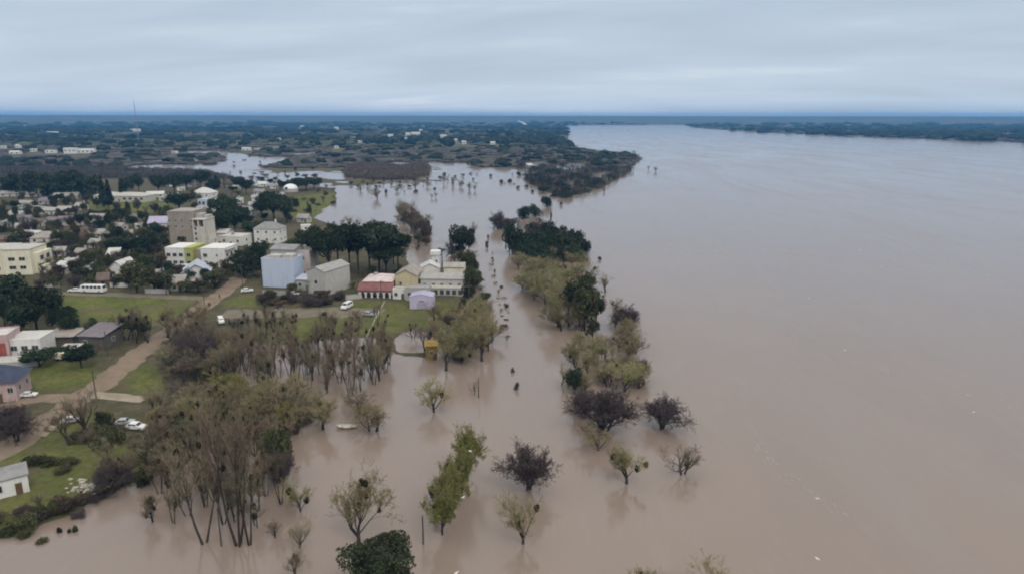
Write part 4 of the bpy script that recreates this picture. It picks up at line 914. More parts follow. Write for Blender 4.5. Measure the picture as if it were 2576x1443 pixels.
# background houses: x, y, w, h, wall, roof kind, roof mat
BG = '''25,495,45,8,offw,gable,rtin 88,495,62,6,offw,gable,rwhite 165,502,55,7,grey,gable,rtin 70,535,64,8,offw,hip,rgrey 130,540,60,8,pgreen,gable,rtin 165,538,40,8,pgreen,gable,rtin 35,552,38,8,grey,gable,rtin
55,585,28,10,white,gable,rtin 15,572,32,9,grey,hip,rgrey 72,604,48,9,white,gable,rwhite 128,568,48,12,grey,gable,rpurple 178,568,60,14,rpink,gable,rpurple 240,560,38,9,white,gable,rtin 276,550,13,14,offw,flat,rconc
242,578,22,9,offw,hip,rtin 295,580,28,10,offw,gable,rtaupe 347,576,16,9,white,flat,rwhite 122,604,40,9,yellow,gable,rtaupe 155,610,14,10,cream,flat,rwhite 100,612,44,8,beige,hip,rtaupe 235,625,30,8,offw,gable,rtin
285,655,26,8,offw,mono,rwhite 150,690,34,8,offw,mono,rwhite 226,695,24,18,offw,gable,rtin 245,688,10,16,white,flat,rwhite 338,668,18,7,white,flat,rwhite 398,682,16,9,white,flat,rwhite 390,702,14,7,offw,flat,rconc
390,497,40,6,offw,gable,rwhite 432,505,58,7,pgreen,hip,rtin 505,532,24,7,white,flat,rwhite 524,548,34,20,beige,flat,rconc 603,512,14,12,white,flat,rwhite 612,545,40,16,offw,hip,rtin 642,506,16,9,white,gable,rtin
600,535,16,8,offw,gable,rbrown 660,470,20,7,white,gable,rwhite 560,470,16,7,white,flat,rwhite 480,470,16,8,offw,gable,rtin 455,480,18,7,white,flat,rwhite 420,470,14,9,white,flat,rwhite 590,480,18,7,offw,gable,rtin
760,560,30,12,offw,gable,rtin 770,580,24,10,white,flat,rwhite 650,490,26,7,offw,gable,rgrey 690,475,20,7,white,gable,rgrey 640,525,26,10,offw,gable,rtin 20,615,30,8,brick,gable,rbrown 190,605,34,9,brick,gable,rbrown
320,600,24,8,offw,gable,rtaupe 60,560,30,8,offw,gable,rpurple 95,570,26,8,grey,gable,rbrown 210,590,26,8,offw,hip,rbrown 250,600,22,8,grey,gable,rtin 30,640,26,8,brick,gable,rtaupe 110,640,30,9,offw,gable,rbrown
150,645,26,8,grey,gable,rtin 200,650,26,8,offw,gable,rtaupe 100,665,24,8,brick,hip,rbrown 420,560,20,8,offw,flat,rconc 335,620,22,7,offw,gable,rtin 130,700,26,10,grey,gable,rtaupe 260,720,26,10,brick,gable,rbrown
400,730,26,9,grey,mono,rtaupe 440,732,40,9,offw,mono,rtaupe 320,712,20,10,pink,gable,rtaupe 700,500,26,9,offw,gable,rtin 60,520,34,8,grey,gable,rtaupe 110,515,30,7,offw,gable,rpurple 200,528,26,8,offw,gable,rtin'''
CN = dict(offw='off-white', white='white', grey='grey', pgreen='pale green', yellow='yellow', cream='cream', beige='beige', brick='brick', rpink='pinkish', pink='pink')
RN = dict(rtin='pale tin', rwhite='white', rgrey='grey', rpurple='purple-grey', rtaupe='taupe', rbrown='brown', rconc='concrete', rbluegrey='blue-grey')
hr_ = random.Random(12)
for ln in BG.split():
    x, y, wp, hp, wl, rk, rm = ln.split(','); x, y, wp, hp = map(float, (x, y, wp, hp))
    p = land(x, y); s = mpp(p); big = wp * s
    r = house('house', None, x, y, wp, hp, max(5, min(11, big * .7)), R_(hr_.choice([-8, -5, 10, 16, -14])), wl, rk, rm, hr_.uniform(1.3, 2.4), 1 if hp < 16 else 2, max(1, int(big / 4)), 1, group=HG, simple=True, chimney=hr_.random() < .3 and rk != 'flat', tank=hr_.random() < .3 and rk == 'flat', hm=max(2.6, top_h(p, y - hp)))
    AUTO.append((r, ('small ' if big < 6 else ('long ' if big > 16 else '')) + CN[wl] + ' house with ' + RN[rm] + (' flat roof' if rk == 'flat' else ' roof'), 'house', HG))
FARPOS = []
FARH = '5,374,12,6 42,373,10,6 82,382,12,7 36,388,26,5 125,386,24,7 176,387,30,14 215,386,40,8 436,386,12,5 618,379,22,5 845,374,9,6 130,336,28,3 340,331,22,5 982,346,12,6 1026,343,12,7 1046,343,22,8 1115,347,15,6 1166,363,10,6 1240,364,12,5 1146,357,9,5 760,323,10,5 846,326,10,5 1332,420,14,4 52,320,34,2.5 1058,331,9,4 1020,352,9,5 1580,327,8,2.5 905,360,10,5 700,352,9,4'
for ln in FARH.split():
    x, y, wp, hp = map(float, ln.split(','))
    p = land(x, y); r = house('house', None, x, y, wp, hp, max(8, wp * mpp(p) * .4), R_(hr_.uniform(-12, 12)), 'white', hr_.choice(['gable', 'flat', 'gable']), 'rwhite', max(2.0, hp * .25 * mpp(p)), 1, max(2, int(wp * mpp(p) / 6)), 0, simple=True, door=False, hm=max(3, hp * mpp(p)), group='far houses', ww=2.5, wh=2)
    FARPOS.append((p.x, p.y))
    if x == 176: tag(r, 'biggest far white house, across the flooded plain', 'house', 'far houses')
    else: AUTO.append((r, 'far white house beyond the flooded plain' if y > 365 else 'distant white house among the far woods', 'house', 'far houses'))
mark('biggest far white house', P(176, 387))

# town trees fill
wood([(0, 505), (200, 500), (440, 540), (440, 600), (415, 690), (120, 690), (100, 620), (0, 615)], 165, ['broad', 'broad', 'ever', 'rust', 'bare', 'shrub', 'broad', 'plum'], (4, 8.5), (4, 8))
wood([(440, 500), (640, 480), (850, 480), (770, 560), (640, 600), (540, 560)], 38, ['broad', 'ever', 'broad', 'bare', 'shrub', 'fresh'], (4, 8), (4, 7.5))
wood([(100, 735), (100, 690), (420, 690), (590, 690), (590, 730), (300, 722)], 34, ['broad', 'ever', 'rust', 'shrub', 'plum', 'broad'], (3.5, 7), (4, 7))
wood([(640, 765), (680, 735), (860, 742), (870, 770), (760, 775)], 9, ['plum', 'bare', 'shrub', 'rust'], (2.5, 5), (4, 6))
wood([(735, 550), (745, 500), (850, 486), (845, 512), (780, 560)], 12, ['shrub', 'fresh', 'willow'], (1.5, 4), (3, 6))
wood([(300, 480), (320, 450), (640, 455), (840, 475), (640, 490)], 26, ['broad', 'ever', 'bare', 'broad'], (5, 10), (5, 9))
wood([(870, 745), (880, 715), (1180, 700), (1190, 770), (1090, 800), (1100, 780)], 8, ['shrub', 'broad', 'willow'], (2, 4), (2.5, 4))

# ------------------------------------------------------------------ vehicles
WH = {}
def wheel(parent, x, y, r_, w_=.2):
    key = round(r_, 2)
    if key not in WH:
        q = MB(); q.tube([Vector((0, -w_ / 2, 0)), Vector((0, w_ / 2, 0))], [r_, r_], 14, cap=True)
        k_ = MB(); k_.tube([Vector((0, -w_ / 2 - .015, 0)), Vector((0, w_ / 2 + .015, 0))], [r_ * .58, r_ * .58], 10, cap=True)
        WH[key] = (q.mesh('wheel', M['tyre']), k_.mesh('rim', M['rim']))
    o = inst('wheel', WH[key][0], parent, (x, y, r_)); inst('rim', WH[key][1], o); return o
def vehicle(kd, x, y, rot, paint, label, cat, length=None, name=None):
    p = land(x, y); r = tag(empty(name or {'car': 'parked_car', 'van': 'van', 'bus': 'minibus', 'wagon': 'pickup_truck'}[kd], p, rad(rot)), label, cat)
    r.location.z += .16
    if kd == 'car': Ln, W, body, cab, wr = 4.3, 1.75, [(-2.15, .35), (2.15, .35), (2.15, .75), (1.9, .88), (.9, .95), (-1.75, 1.0), (-2.1, .9)], [(-1.7, .98), (.95, .95), (.3, 1.46), (-1.2, 1.48)], .31
    elif kd == 'van': Ln, W, body, cab, wr = 5.0, 1.95, [(-2.5, .4), (2.5, .4), (2.5, .95), (2.3, 1.15), (1.75, 1.25), (-2.45, 1.25), (-2.5, 1.2)], [(-2.45, 1.25), (1.75, 1.25), (1.1, 2.15), (-2.35, 2.2)], .35
    elif kd == 'bus': Ln, W, body, cab, wr = 9.0, 2.4, [(-4.5, .45), (4.5, .45), (4.5, 1.3), (4.4, 1.45), (-4.45, 1.45), (-4.5, 1.4)], [(-4.45, 1.45), (4.4, 1.45), (4.1, 2.85), (-4.3, 2.9)], .45
    else: Ln, W, body, cab, wr = 4.6, 1.8, [(-2.3, .4), (2.3, .4), (2.3, .85), (2.1, 1.0), (-2.25, 1.0), (-2.3, .95)], [(-2.25, 1.0), (1.0, 1.0), (.4, 1.75), (-2.15, 1.78)], .36
    k = (length or Ln) / Ln; r.scale = (k, k, k)
    q = MB(); q.prism([(a_, b_) for a_, b_ in body][::-1], -W / 2, W / 2, 'y'); q.obj('body', M[paint], r)
    n = len(cab); q = MB(); ins_ = .16
    vs = [(a_, -W / 2 + .03, b_) for a_, b_ in cab[:2]] + [(a_, -W / 2 + ins_, b_) for a_, b_ in cab[2:]]
    vs2 = [(a_, -b_, c_) for a_, b_, c_ in vs]
    q.add(vs + vs2, [(0, 1, 2, 3), (7, 6, 5, 4), (0, 4, 5, 1), (1, 5, 6, 2), (2, 6, 7, 3), (3, 7, 4, 0)]); q.obj('cabin', M[paint], r)
    V3 = [Vector(v) for v in vs + vs2]
    def pan(name_, a_, b_, c_, d_, u0, u1, v0, v1, off):
        f = lambda u, v: V3[a_].lerp(V3[b_], u).lerp(V3[d_].lerp(V3[c_], u), v)
        nrm = (V3[b_] - V3[a_]).cross(V3[d_] - V3[a_]).normalized() * off
        g_ = [f(u0, v0), f(u1, v0), f(u1, v1), f(u0, v1)]
        q = MB(); q.add([x_ + nrm for x_ in g_] + [x_ - nrm * .5 for x_ in g_], [(0, 1, 2, 3), (7, 6, 5, 4), (0, 4, 5, 1), (1, 5, 6, 2), (2, 6, 7, 3), (3, 7, 4, 0)])
        q.obj(name_, M['glass'], r)
    pan('windscreen', 1, 5, 6, 2, .08, .92, .12, .9, .02); pan('rear_window', 4, 0, 3, 7, .1, .9, .2, .85, .02)
    nw = {'car': 2, 'van': 2, 'bus': 5, 'wagon': 2}[kd]
    for s_ in range(nw):
        u0, u1 = .06 + .88 * s_ / nw + .02, .06 + .88 * (s_ + 1) / nw - .02
        pan('side_window', 0, 1, 2, 3, u0, u1, .2, .82, .02); pan('side_window', 5, 4, 7, 6, 1 - u1, 1 - u0, .2, .82, .02)
    for sx_ in (-1, 1):
        for sy_ in (-1, 1): wheel(r, sx_ * Ln * .31, sy_ * (W / 2 - .08), wr)
    for sy_ in (-1, 1):
        q = MB(); q.box(Ln / 2 - .02, Ln / 2 + .03, sy_ * W * .36 - .17, sy_ * W * .36 + .17, body[2][1] - .22, body[2][1] - .05); q.obj('headlight', M['lamp'], r)
    return r
vehicle('bus', 236, 736, 176, 'carwhite', 'white minibus with a row of side windows parked on the grey road', 'minibus'); mark('white minibus', P(236, 736))
vehicle('car', 188, 735, 178, 'carwhite', 'white car parked behind the minibus', 'car')
vehicle('van', 873, 776, -108, 'carwhite', 'white van facing the camera in the dirt yard', 'van'); mark('white van in the dirt yard', P(873, 776))
vehicle('car', 928, 795, -14, 'carsilver', 'silver car with white roof on the grass beside the footpath', 'car'); mark('silver car', P(928, 795))
vehicle('car', 622, 735, 20, 'carwhite', 'white car on the grass beside the blue-walled building', 'car')
vehicle('van', 556, 812, -60, 'carwhite', 'small white van where the dirt road meets the yard', 'van', 4.2)
vehicle('wagon', 588, 818, -50, 'cardark', 'dark maroon pickup wagon beside the small white van', 'car'); mark('dark maroon wagon', P(588, 818))
vehicle('car', 344, 1080, -8, 'carwhite', 'white car half hidden at the edge of the wood', 'car'); mark('wood-edge white car', P(344, 1080))
vehicle('car', 182, 1062, 20, 'carwhite', 'white car beside the two bare trees at the junction', 'car', 3.6)
vehicle('car', 315, 1068, 10, 'carsilver', 'silver car parked behind the white car at the wood edge', 'car', 3.8)
vehicle('car', 74, 998, 10, 'carwhite', 'white car beside the navy-roofed house', 'car', 3.4)
vehicle('car', 48, 1085, 40, 'carsilver', 'silver car under the leafless tree at the navy-roofed house', 'car', 3.8)
vehicle('car', 795, 742, 0, 'carwhite', 'white car parked in shade beside the cream barn wall', 'car', 3.6).location.x -= 8

# boats
def boat(x, y, rot, ln, hull, label):
    p = land(x, y); p.z = max(p.z, 0) ; r = tag(empty('rowing_boat', p, rad(rot)), label, 'boat')
    q = MB(); st = np.linspace(-1, 1, 9); n = 6; vs = []
    for s_ in st:
        wv = (1 - abs(s_) ** 2.6) * .8 + .02; zb = .12 * s_ * s_
        for j in range(n):
            a_ = math.pi * j / (n - 1); vs.append((s_ * ln / 2, -math.cos(a_) * wv, .55 + .2 * s_ * s_ - math.sin(a_) * (.55 - zb)))
    q.add(vs, [(i * n + j, i * n + j + 1, (i + 1) * n + j + 1, (i + 1) * n + j) for i in range(8) for j in range(n - 1)]); q.obj('hull', M[hull], r)
    for xx in (-.2, .2):
        q = MB(); q.box(xx * ln - .15, xx * ln + .15, -.68, .68, .38, .43); q.obj('bench', M['timber'], r)
boat(229, 1243, -18, 5.5, 'boatd', 'dark wooden rowing boat pulled up at the end of the grassy point'); mark('dark rowing boat', P(229, 1243))
boat(872, 1076, 2, 4.6, 'boatw', 'pale rowing boat afloat at the edge of the wood'); mark('pale rowing boat', P(872, 1076))
rb = MB(); g_ = random.Random(6); p = land(222, 1222)
for k in range(70):
    cx, cy = g_.gauss(0, 1.6), g_.gauss(0, 1.0); a_ = g_.uniform(.15, .5); rb.box(cx - a_, cx + a_, cy - a_ * .7, cy + a_ * .7, -.1, a_ * g_.uniform(.4, 1.2))
o = kind(rb.obj('debris', M['rubble']), 'stuff', 'pale flood debris beside the dark rowing boat'); o.location = p

# poles and mast
def pole(x, yb, yt, label, arm=True, name='utility_pole'):
    p = land(x, yb); p.z = max(p.z, -.2); h = top_h(p, yt); r = tag(empty(name, p, R_(30)), label, 'utility pole', 'utility poles'); q = MB(); q.tube([Vector((0, 0, -1.5)), Vector((0, 0, h))], [.16, .11], 7, cap=True); q.obj('post', M['pole'], r)
    if arm:
        q = MB(); q.box(-1.0, 1.0, -.06, .06, h - .55, h - .43); q.obj('crossarm', M['pole'], r)
        for xx in (-.85, 0, .85): q = MB(); q.tube([Vector((xx, 0, h - .43)), Vector((xx, 0, h - .25))], [.05, .04], 6, cap=True); q.obj('insulator', M['wire'], r)
pole(518, 802, 718, 'utility pole at the bend of the dirt road beside the grey road'); pole(611, 728, 664, 'utility pole beside the dirt road near the dark hedge'); pole(1065, 1367, 1296, 'thin pole standing in open water beside the green row', False)
pole(557, 1372, 1276, 'thin pole standing in the flood between tall bare stems', False); pole(1204, 1000, 950, 'short post in the channel behind the forked trunk', False); pole(242, 1000, 930, 'utility pole beside the road junction'); pole(272, 895, 832, 'thin pole at the corner of the larger dark shed', False); pole(1398, 595, 555, 'thin post among the dark island shrubs', False)
for k, (x, yb, yt) in enumerate([(110, 735, 680), (330, 738, 684), (420, 742, 690), (60, 640, 600), (160, 610, 575), (250, 650, 608), (340, 700, 655), (300, 590, 556), (420, 620, 580), (545, 640, 600), (690, 640, 602), (620, 560, 528), (150, 560, 532), (560, 720, 664), (780, 770, 706), (960, 765, 705), (1180, 775, 716)]):
    pole(x, yb, yt, ['utility pole behind the minibus row', 'utility pole on the bus road between the shrubs', 'utility pole on the bus road before the pale blue-grey roof', 'utility pole above the cream apartment block', 'utility pole among the rear roofs near the brick house', 'utility pole in the trees above the white cube house', 'utility pole beside the white attic-gabled house', 'utility pole near the white flat roofs above the dark evergreens', 'utility pole below the lilac house', 'utility pole beside the white rambling house', 'utility pole next to the white house with steep grey roof', 'utility pole in the dark trees behind the tan tower', 'utility pole beside the purple-grey roofs', 'utility pole at the road beside the pale blue-grey roof', 'utility pole at the yard before the cream barn', 'utility pole between the van and the maroon-roofed house', 'utility pole at the water end of the white terrace'][k])
wl_ = [(300, 722, 46, -3, 'white', 'white garden wall along the bus road'), (395, 738, 60, -2, 'grey', 'grey garden wall before the low taupe-roofed houses'), (130, 722, 40, 4, 'offw', 'pale garden wall beside the white cube house'), (690, 742, 60, -6, 'grey', 'grey boundary wall under the blue-walled building'), (890, 752, 40, 20, 'offw', 'pale boundary wall between the barn and the maroon-roofed house'), (455, 705, 34, 14, 'white', 'white yard wall beside the pale blue-grey roof'), (200, 640, 40, 8, 'offw', 'pale yard wall among the town trees'), (70, 630, 46, -8, 'grey', 'grey yard wall above the cream apartment block'), (640, 622, 36, -6, 'white', 'white yard wall beside the white house with steep grey roof'), (330, 545, 60, 3, 'offw', 'pale wall along the lower edge of the school lawn')]
for x, y, wp, ro_, mm, lb in wl_:
    p = land(x, y); W_ = wp * mpp(p); q = MB(); q.box(-W_ / 2, W_ / 2, -.1, .1, -.6, 1.7); o = q.obj('wall', M[mm]); o.name = 'garden_wall'; o.location = p; o.rotation_euler = (0, 0, rad(ro_)); tag(o, lb, 'wall', 'garden walls'); o['kind'] = 'thing'
    q = MB(); q.box(-W_ / 2 - .05, W_ / 2 + .05, -.16, .16, 1.7, 1.78); q.obj('coping', M['rconc'], o)
p = P(350, 366, 0); p.z = th1(p.x, p.y); h = top_h(p, 249); r = tag(empty('radio_mast', p), 'tall thin radio mast rising above the skyline', 'mast'); q = MB()
for a_ in range(3):
    c_, s_ = math.cos(a_ * 2.094) * .8, math.sin(a_ * 2.094) * .8; q.tube([Vector((c_ * 1.6, s_ * 1.6, -1)), Vector((c_, s_, h * .9))], [.17, .17], 4)
q.obj('mast_frame', M['wire'], r)
q = MB()
for k in range(40):
    for a_ in range(3):
        f_ = 1.6 - .6 * k / 40; f2 = 1.6 - .6 * (k + 1) / 40; z0_, z1_ = h * .9 * k / 40, h * .9 * (k + 1) / 40
        q.tube([Vector((math.cos(a_ * 2.094) * .8 * f_, math.sin(a_ * 2.094) * .8 * f_, z0_)), Vector((math.cos((a_ + 1) * 2.094) * .8 * f2, math.sin((a_ + 1) * 2.094) * .8 * f2, z1_))], [.07, .07], 3)
q.obj('bracing', M['wire'], r); q = MB(); q.tube([Vector((0, 0, h * .88)), Vector((0, 0, h))], [.3, .2], 5, cap=True); q.obj('antenna', M['wire'], r)

# smoke plume
p = P(1330, 321); sm = MB(); g_ = random.Random(2); s = mpp(p)
ico = bmesh.new(); bmesh.ops.create_icosphere(ico, subdivisions=2, radius=1); iv = [v.co.copy() for v in ico.verts]; if_ = [[v.index for v in f.verts] for f in ico.faces]; ico.free()
for k in range(26):
    u = k / 25; c_ = Vector((-26 * s * u + g_.gauss(0, 1.2) * s, 0, (3 + 13 * u + g_.gauss(0, .8)) * s)); rr = (3.2 - 1.6 * u) * s * g_.uniform(.6, 1.0)
    sm.add([c_ + v * rr * g_.uniform(.85, 1.1) for v in iv], if_)
o = kind(sm.obj('smoke', M['smoke'], None, True), 'stuff', 'white smoke plume drifting over the far woods'); o.location = p

# people
def person(x, y, rot, label):
    p = land(x, y); p.z += .06
    jo = dict(pel=(0, 0, .95), spi=(0, 0, 1.2), che=(0, .02, 1.4), nec=(0, .02, 1.52), hea=(0, -.02, 1.66), top=(0, -.01, 1.76), shl=(-.18, .02, 1.44), ell=(-.25, .06, 1.17), wrl=(-.25, -.06, .93), hal=(-.25, -.1, .84), shr=(.18, .02, 1.44), elr=(.25, .04, 1.17), wrr=(.26, .1, .93), har=(.26, .13, .84),
              hil=(-.1, 0, .9), knl=(-.11, -.14, .5), anl=(-.11, -.12, .09), tol=(-.11, -.32, .04), hir=(.1, 0, .9), knr=(.11, .06, .48), anr=(.11, .26, .1), tor=(.11, .1, .04))
    ed = 'pel-spi spi-che che-nec nec-hea hea-top che-shl shl-ell ell-wrl wrl-hal che-shr shr-elr elr-wrr wrr-har pel-hil hil-knl knl-anl anl-tol pel-hir hir-knr knr-anr anr-tor'.split()
    rs = dict(pel=.15, spi=.14, che=.16, nec=.06, hea=.105, top=.08, shl=.075, ell=.05, wrl=.035, hal=.045, shr=.075, elr=.05, wrr=.035, har=.045, hil=.1, knl=.065, anl=.045, tol=.04, hir=.1, knr=.065, anr=.045, tor=.04)
    ks = list(jo); me = bpy.data.meshes.new('body'); me.from_pydata([jo[k] for k in ks], [tuple(ks.index(a_) for a_ in e_.split('-')) for e_ in ed], [])
    o = bpy.data.objects.new('body', me); COL.objects.link(o)
    md = o.modifiers.new('skin', 'SKIN'); sv = me.skin_vertices[0].data
    for i, k in enumerate(ks): sv[i].radius = (rs[k], rs[k])
    sv[0].use_root = True; sb = o.modifiers.new('sub', 'SUBSURF'); sb.levels = 1
    dg = bpy.context.evaluated_depsgraph_get(); m2 = bpy.data.meshes.new_from_object(o.evaluated_get(dg)); bpy.data.objects.remove(o, do_unlink=True)
    m2.materials.clear()
    for mm in ('cloth', 'cloth2', 'skin'): m2.materials.append(M[mm])
    for f in m2.polygons:
        c_ = f.center; f.material_index = 2 if c_.z > 1.53 or (abs(c_.x) > .2 and c_.z < .93) else (1 if c_.z < .95 else 0); f.use_smooth = True
    r = tag(empty('person', p, rad(rot)), label, 'person'); inst('body', m2, r)
    q = MB(); q.tube([Vector((0, .02, 1.66)), Vector((0, .02, 1.74)), Vector((0, .015, 1.80))], [.118, .112, .04], 10, cap=True); q.obj('hair', M['hair'], r, True)
person(42, 1122, 200, 'person in dark clothes walking down the dirt road'); person(553, 752, 150, 'person in dark clothes on the dirt road near the utility pole')

# gulls and foam
def bird(x, y, z, rot, label):
    p = P(x, y, z); r = tag(empty('gull', p, rot), label, 'bird', 'gulls over the river'); q = MB()
    q.tube([Vector((-.32, 0, 0)), Vector((-.15, 0, .03)), Vector((.1, 0, .04)), Vector((.28, 0, .02)), Vector((.38, 0, .0))], [.02, .09, .1, .05, .01], 7, cap=True); q.obj('body', M['bird'], r, True)
    for s_ in (-1, 1):
        q = MB(); q.add([(.1, s_ * .06, .06), (-.1, s_ * .06, .06), (-.12, s_ * .4, .16), (.08, s_ * .4, .18), (-.16, s_ * .75, .06)], [(0, 1, 2, 3), (3, 2, 4)]); q.add([(.1, s_ * .06, .05), (-.1, s_ * .06, .05), (-.12, s_ * .4, .15), (.08, s_ * .4, .17), (-.16, s_ * .75, .055)], [(3, 2, 1, 0), (4, 2, 3)]); q.obj('wing', M['bird'], r)
    r.scale = (.62, .62, .62)
bl = ['white gull over the river, first of the line beyond the dark island', 'white gull over the river beside foam, second of the line', 'small white gull over mid river', 'white gull over the river near faint foam streaks', 'white gull low over the widest water', 'white gull over the end of the long foam streak', 'white gull near the bottom edge over the river', 'white gull above the rear of the green row', 'white gull above the middle of the green row', 'white gull above the broad evergreen near the bottom edge']
for (x, y, z), l_ in zip(((2163, 630, 12), (2218, 671, 10), (2036, 750, 10), (2126, 880, 9), (2449, 1036, 8), (2055, 1253, 7), (2056, 1404, 7), (1183, 1134, 14), (1165, 1250, 12), (1148, 1440, 8)), bl): bird(x, y, z, trng.uniform(0, 6), l_)
fo = MB(); g_ = random.Random(9)
def streak(pts, n, wd, bright=0):
    ps = [P(*a_) for a_ in pts]
    for _ in range(n):
        u = g_.random() * (len(ps) - 1); i = min(int(u), len(ps) - 2); c_ = ps[i].lerp(ps[i + 1], u - i); d = (ps[i + 1] - ps[i]).normalized(); nr_ = Vector((-d.y, d.x, 0))
        c_ = c_ + nr_ * g_.gauss(0, wd); a_ = g_.uniform(.2, .9); b_ = g_.uniform(.03, .11)
        fo.add([tuple(c_ + d * a_ * math.cos(t_) + nr_ * b_ * math.sin(t_) + Vector((0, 0, .012 + .004 * g_.random()))) for t_ in np.linspace(0, 5.5, 7)], [tuple(range(7))])
streak([(1900, 1115), (1960, 1180), (2050, 1250), (2130, 1300)], 60, .9)
for a_, b_ in (((1970, 832), (2005, 850)), ((2070, 900), (2095, 908)), ((2215, 935), (2255, 942)), ((2150, 628), (2170, 636)), ((2200, 668), (2225, 672)), ((2520, 1005), (2545, 1030)), ((2440, 840), (2460, 850)), ((2430, 992), (2445, 994))): streak([a_, b_], 20, .3)
kind(fo.obj('foam', M['foam']), 'stuff', 'thin foam streaks on the brown river')

# ------------------------------------------------------------------ far woods, reeds
def ico_t(sub):
    b_ = bmesh.new(); bmesh.ops.create_icosphere(b_, subdivisions=sub, radius=1); b_.verts.ensure_lookup_table()
    v = np.array([x.co[:] for x in b_.verts]); f = np.array([[y_.index for y_ in x.verts] for x in b_.faces]); b_.free(); return v, f
def tuft_t(n, seed):
    g = random.Random(seed); v = []; f = []
    for k in range(n):
        d = Vector((g.gauss(0, 1), g.gauss(0, 1), g.gauss(0, .9))).normalized()
        c_ = d * (1 - .5 * g.random() ** 2); a_ = Vector((g.gauss(0, 1), g.gauss(0, 1), g.gauss(0, 1))).normalized() * .36; b_ = Vector((g.gauss(0, 1), g.gauss(0, 1), g.gauss(0, 1))).normalized() * .30
        o = len(v); v += [c_ - a_, c_ + a_ * .8 + b_ * .4, c_ + b_]; f.append((o, o + 1, o + 2))
    return np.array([x[:] for x in v]), np.array(f)
IC = {1: ico_t(1), 2: ico_t(2), 't': tuft_t(44, 1), 'u': tuft_t(70, 2)}
nrng = np.random.default_rng(3)
def mass(name, label, material, pts, rx, rz, sub=2, jit=.22):
    tv, tf = IC[sub]; n = len(pts)
    if n == 0: return
    j = 1 + nrng.uniform(-jit, jit, (n, len(tv), 1))
    a_ = nrng.uniform(0, 6.28, n); c_, s_ = np.cos(a_)[:, None], np.sin(a_)[:, None]
    t_ = tv[None] * j
    x = (t_[..., 0] * c_ - t_[..., 1] * s_) * rx[:, None] + pts[:, 0:1]; y = (t_[..., 0] * s_ + t_[..., 1] * c_) * rx[:, None] + pts[:, 1:2]; z = (t_[..., 2] * .5 + .42) * rz[:, None] + pts[:, 2:3]
    vs = np.stack([x, y, z], 2).reshape(-1, 3); fs = (tf[None] + (np.arange(n) * len(tv))[:, None, None]).reshape(-1, 3)
    return kind(inst(name, np_mesh(name, vs, fs, [material], False)), 'stuff', label)
def sample(n, x0, x1, y0, y1):
    xs = nrng.uniform(x0, x1, n); ys = nrng.uniform(y0, y1, n)
    w_ = np.array([P(a_, b_) for a_, b_ in zip(xs, ys)])[:, :2]
    return w_[:, 0], w_[:, 1], xs, ys
gx_, gy_, xs, ys = sample(21000, -250, 2850, 306, 424)
sd = land_sd(gx_, gy_); z = th(gx_, gy_); d = np.hypot(gx_, gy_)
for hx, hy in FARPOS:
    hd = math.hypot(hx, hy); ux, uy = hx / hd, hy / hd
    al = (gx_ - hx) * ux + (gy_ - hy) * uy; ac = np.abs((gx_ - hx) * uy - (gy_ - hy) * ux)
    sd = np.where((al < 12) & (al > -.10 * hd) & (ac < 10 + .004 * hd), -9, sd)
nz1 = wob(gx_, gy_, 60 + 0 * d) * .5 + wob(gx_ * .5, gy_, 190.0) * .8
ok = (sd > np.where(d < 1500, 5, 1)) & (d < 6200)
rnd = nrng.random(len(d))
right = gx_ > 0.42 * gy_
bare_zone = (ys > 378) & ~((xs > 1300) & (ys > 440))
isever = ok & (((nz1 > .22) & ~bare_zone & (rnd < .85)) | (rnd < .07) | (right & (rnd < .35)))
isbare = ok & ~isever & ((bare_zone & (rnd < .9)) | (right & (rnd < .85)) | (rnd < .27))
isol = ok & ~isever & ~isbare & (rnd < .52)
def rr_(mask, lo, hi): return nrng.uniform(lo, hi, mask.sum())
rx = np.maximum(3.0, d * .0042)
low = np.where((d < 1500) & (ys > 371), .55, 1.0)
for msk, nm, lb, mm, hr2 in ((isever, 'far_woods', 'dark evergreen groves on the far plain', 'farever', (9, 18)), (isbare, 'far_woods', 'grey-brown leafless woods on the flooded plain', 'farbare', (3.5, 6.5)), (isol, 'far_woods', 'olive bushes scattered on the far plain', 'farolive', (4, 8))):
    nearm = msk & (d < 2200); farm = msk & (d >= 2200)
    mass(nm, lb + ', nearer part', M[mm], np.stack([gx_, gy_, z], 1)[nearm], rx[nearm] * rr_(nearm, .8, 2.3), rr_(nearm, *hr2) * low[nearm] * .85, 2, .3)
    mass(nm, lb + ', farthest part', M[mm], np.stack([gx_, gy_, z], 1)[farm], rx[farm] * rr_(farm, .8, 2.6), rr_(farm, *hr2) * 1.15, 1, .25)
# promontory
gx_, gy_, xs, ys = sample(2600, -150, 620, 422, 452)
sd = land_sd(gx_, gy_); ok = sd > 3; z = th(gx_, gy_)
mass('scrub', 'grey-brown leafless scrub between the town and the flooded plain', M['farbare'], np.stack([gx_, gy_, z], 1)[ok], rr_(ok, 1.8, 4.5), rr_(ok, 2.5, 5), 't', .1)
gx_, gy_, xs, ys = sample(3600, 1300, 1612, 368, 494)
sd = land_sd(gx_, gy_); ok = (sd > .5) & (wob(gx_, gy_, 14.0) + .6 * wob(gx_, gy_, 6.0) > -.42); d = np.hypot(gx_, gy_); z = th(gx_, gy_); rnd = nrng.random(len(d))
e_ = ok & (rnd < .10); b_ = ok & (rnd >= .10) & (rnd < .8)
mass('promontory_woods', 'dark evergreens on the wooded promontory', M['farever'], np.stack([gx_, gy_, z], 1)[e_], rr_(e_, 2, 5), rr_(e_, 4, 9), 'u', .1)
mass('promontory_woods', 'plum-brown leafless scrub on the wooded promontory', M['farplum'], np.stack([gx_, gy_, z], 1)[b_], rr_(b_, 1.6, 4.2), rr_(b_, 2, 5), 't', .1)
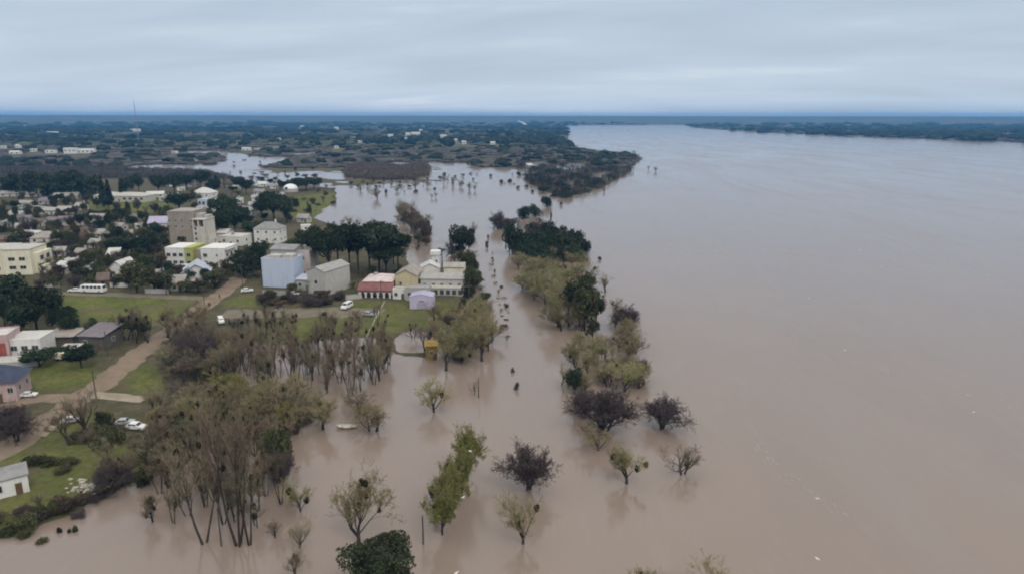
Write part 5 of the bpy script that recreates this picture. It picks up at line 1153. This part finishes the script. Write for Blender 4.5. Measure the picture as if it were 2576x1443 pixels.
gx_, gy_, xs, ys = sample(2600, 870, 1080, 408, 454)
ok = sdist(gx_, gy_, REEDS) > -3
mass('reed_bed', 'brown drowned reed bed in the bay', M['reed'], np.stack([gx_, gy_, 0 * gx_], 1)[ok], rr_(ok, 1.5, 4.5), rr_(ok, 2, 6), 't', .1)
# near bank undergrowth
gx_, gy_, xs, ys = sample(9000, -50, 1000, 800, 1340)
sd = land_sd(gx_, gy_); z = th(gx_, gy_); gd = np.zeros(len(gx_))
for g in GRASS: gd = np.maximum(gd, sdist(gx_, gy_, poly(g)))
inw = np.array([sdist(xs, ys, np.array(p_, float)) for p_ in ([(400, 905), (420, 840), (640, 840), (985, 850), (960, 1090), (480, 1110), (330, 1215), (260, 1240), (330, 1100), (420, 1010)],)]).max(0) > 0
ok = inw & (sd > .4) & (nrng.random(len(gx_)) < .42)
mass('undergrowth', 'low brown and olive undergrowth beneath the wood', M['reed'], np.stack([gx_, gy_, z - .1], 1)[ok], rr_(ok, .4, 1.3), rr_(ok, .4, 1.4), 't', .1)

# ------------------------------------------------------------------ haze
hm = bpy.data.materials.new('haze_air'); hm.use_nodes = True; t = hm.node_tree; t.nodes.clear()
o_ = t.nodes.new('ShaderNodeOutputMaterial'); pv = t.nodes.new('ShaderNodeVolumePrincipled')
pv.inputs['Color'].default_value = (0.16, 0.50, 1.0, 1); pv.inputs['Density'].default_value = 1.15e-4; pv.inputs['Density Attribute'].default_value = ''; pv.inputs['Color Attribute'].default_value = ''; pv.inputs['Temperature Attribute'].default_value = ''
t.links.new(pv.outputs[0], o_.inputs['Volume'])
q = MB(); q.box(-12500, 12500, -12500, 12500, -4.5, 110); hz = kind(q.obj('haze', hm), 'stuff', 'pale blue air over the river plain')

# ------------------------------------------------------------------ labels that single each thing out
ORD = ['', 'second', 'third', 'fourth', 'fifth', 'sixth', 'seventh', 'eighth', 'ninth', 'tenth', 'eleventh', 'twelfth', 'thirteenth', 'fourteenth', 'fifteenth', 'sixteenth', 'seventeenth', 'eighteenth', 'nineteenth', 'twentieth']
bpy.context.view_layer.update()
byd = {}
for o, d_, c_, g_ in AUTO: byd.setdefault(d_, []).append((o, c_, g_))
for d_, lst in byd.items():
    best = [(99, None)] * len(lst)
    opts = []
    for ph, mp_ in MARKS:
        od = sorted(range(len(lst)), key=lambda i: (lst[i][0].location.xy - mp_.xy).length)
        for k, i in enumerate(od[:20]): opts.append(((lst[i][0].location.xy - mp_.xy).length + 40 * k, k, i, ph))
    opts.sort(key=lambda x: x[0])
    got = {}
    for _, k, i, ph in opts:
        if i not in got: got[i] = (k, ph)
    for i, (o, c_, g_) in enumerate(lst):
        if i in got:
            k, ph = got[i]; lab = d_ + (', first' if k == 0 else ', ' + ORD[k]) + ' such from the ' + ph
        else: lab = d_ + ', one of many alike'
        if len(lab.split()) > 16: lab = lab.replace(' such', '')
        if len(lab.split()) > 16: lab = lab.replace('with dark clumps', 'with clumps').replace('bare grey tree', 'bare tree')
        if len(lab.split()) > 16: lab = lab.replace(' in floodwater', '')
        tag(o, lab, c_, g_)
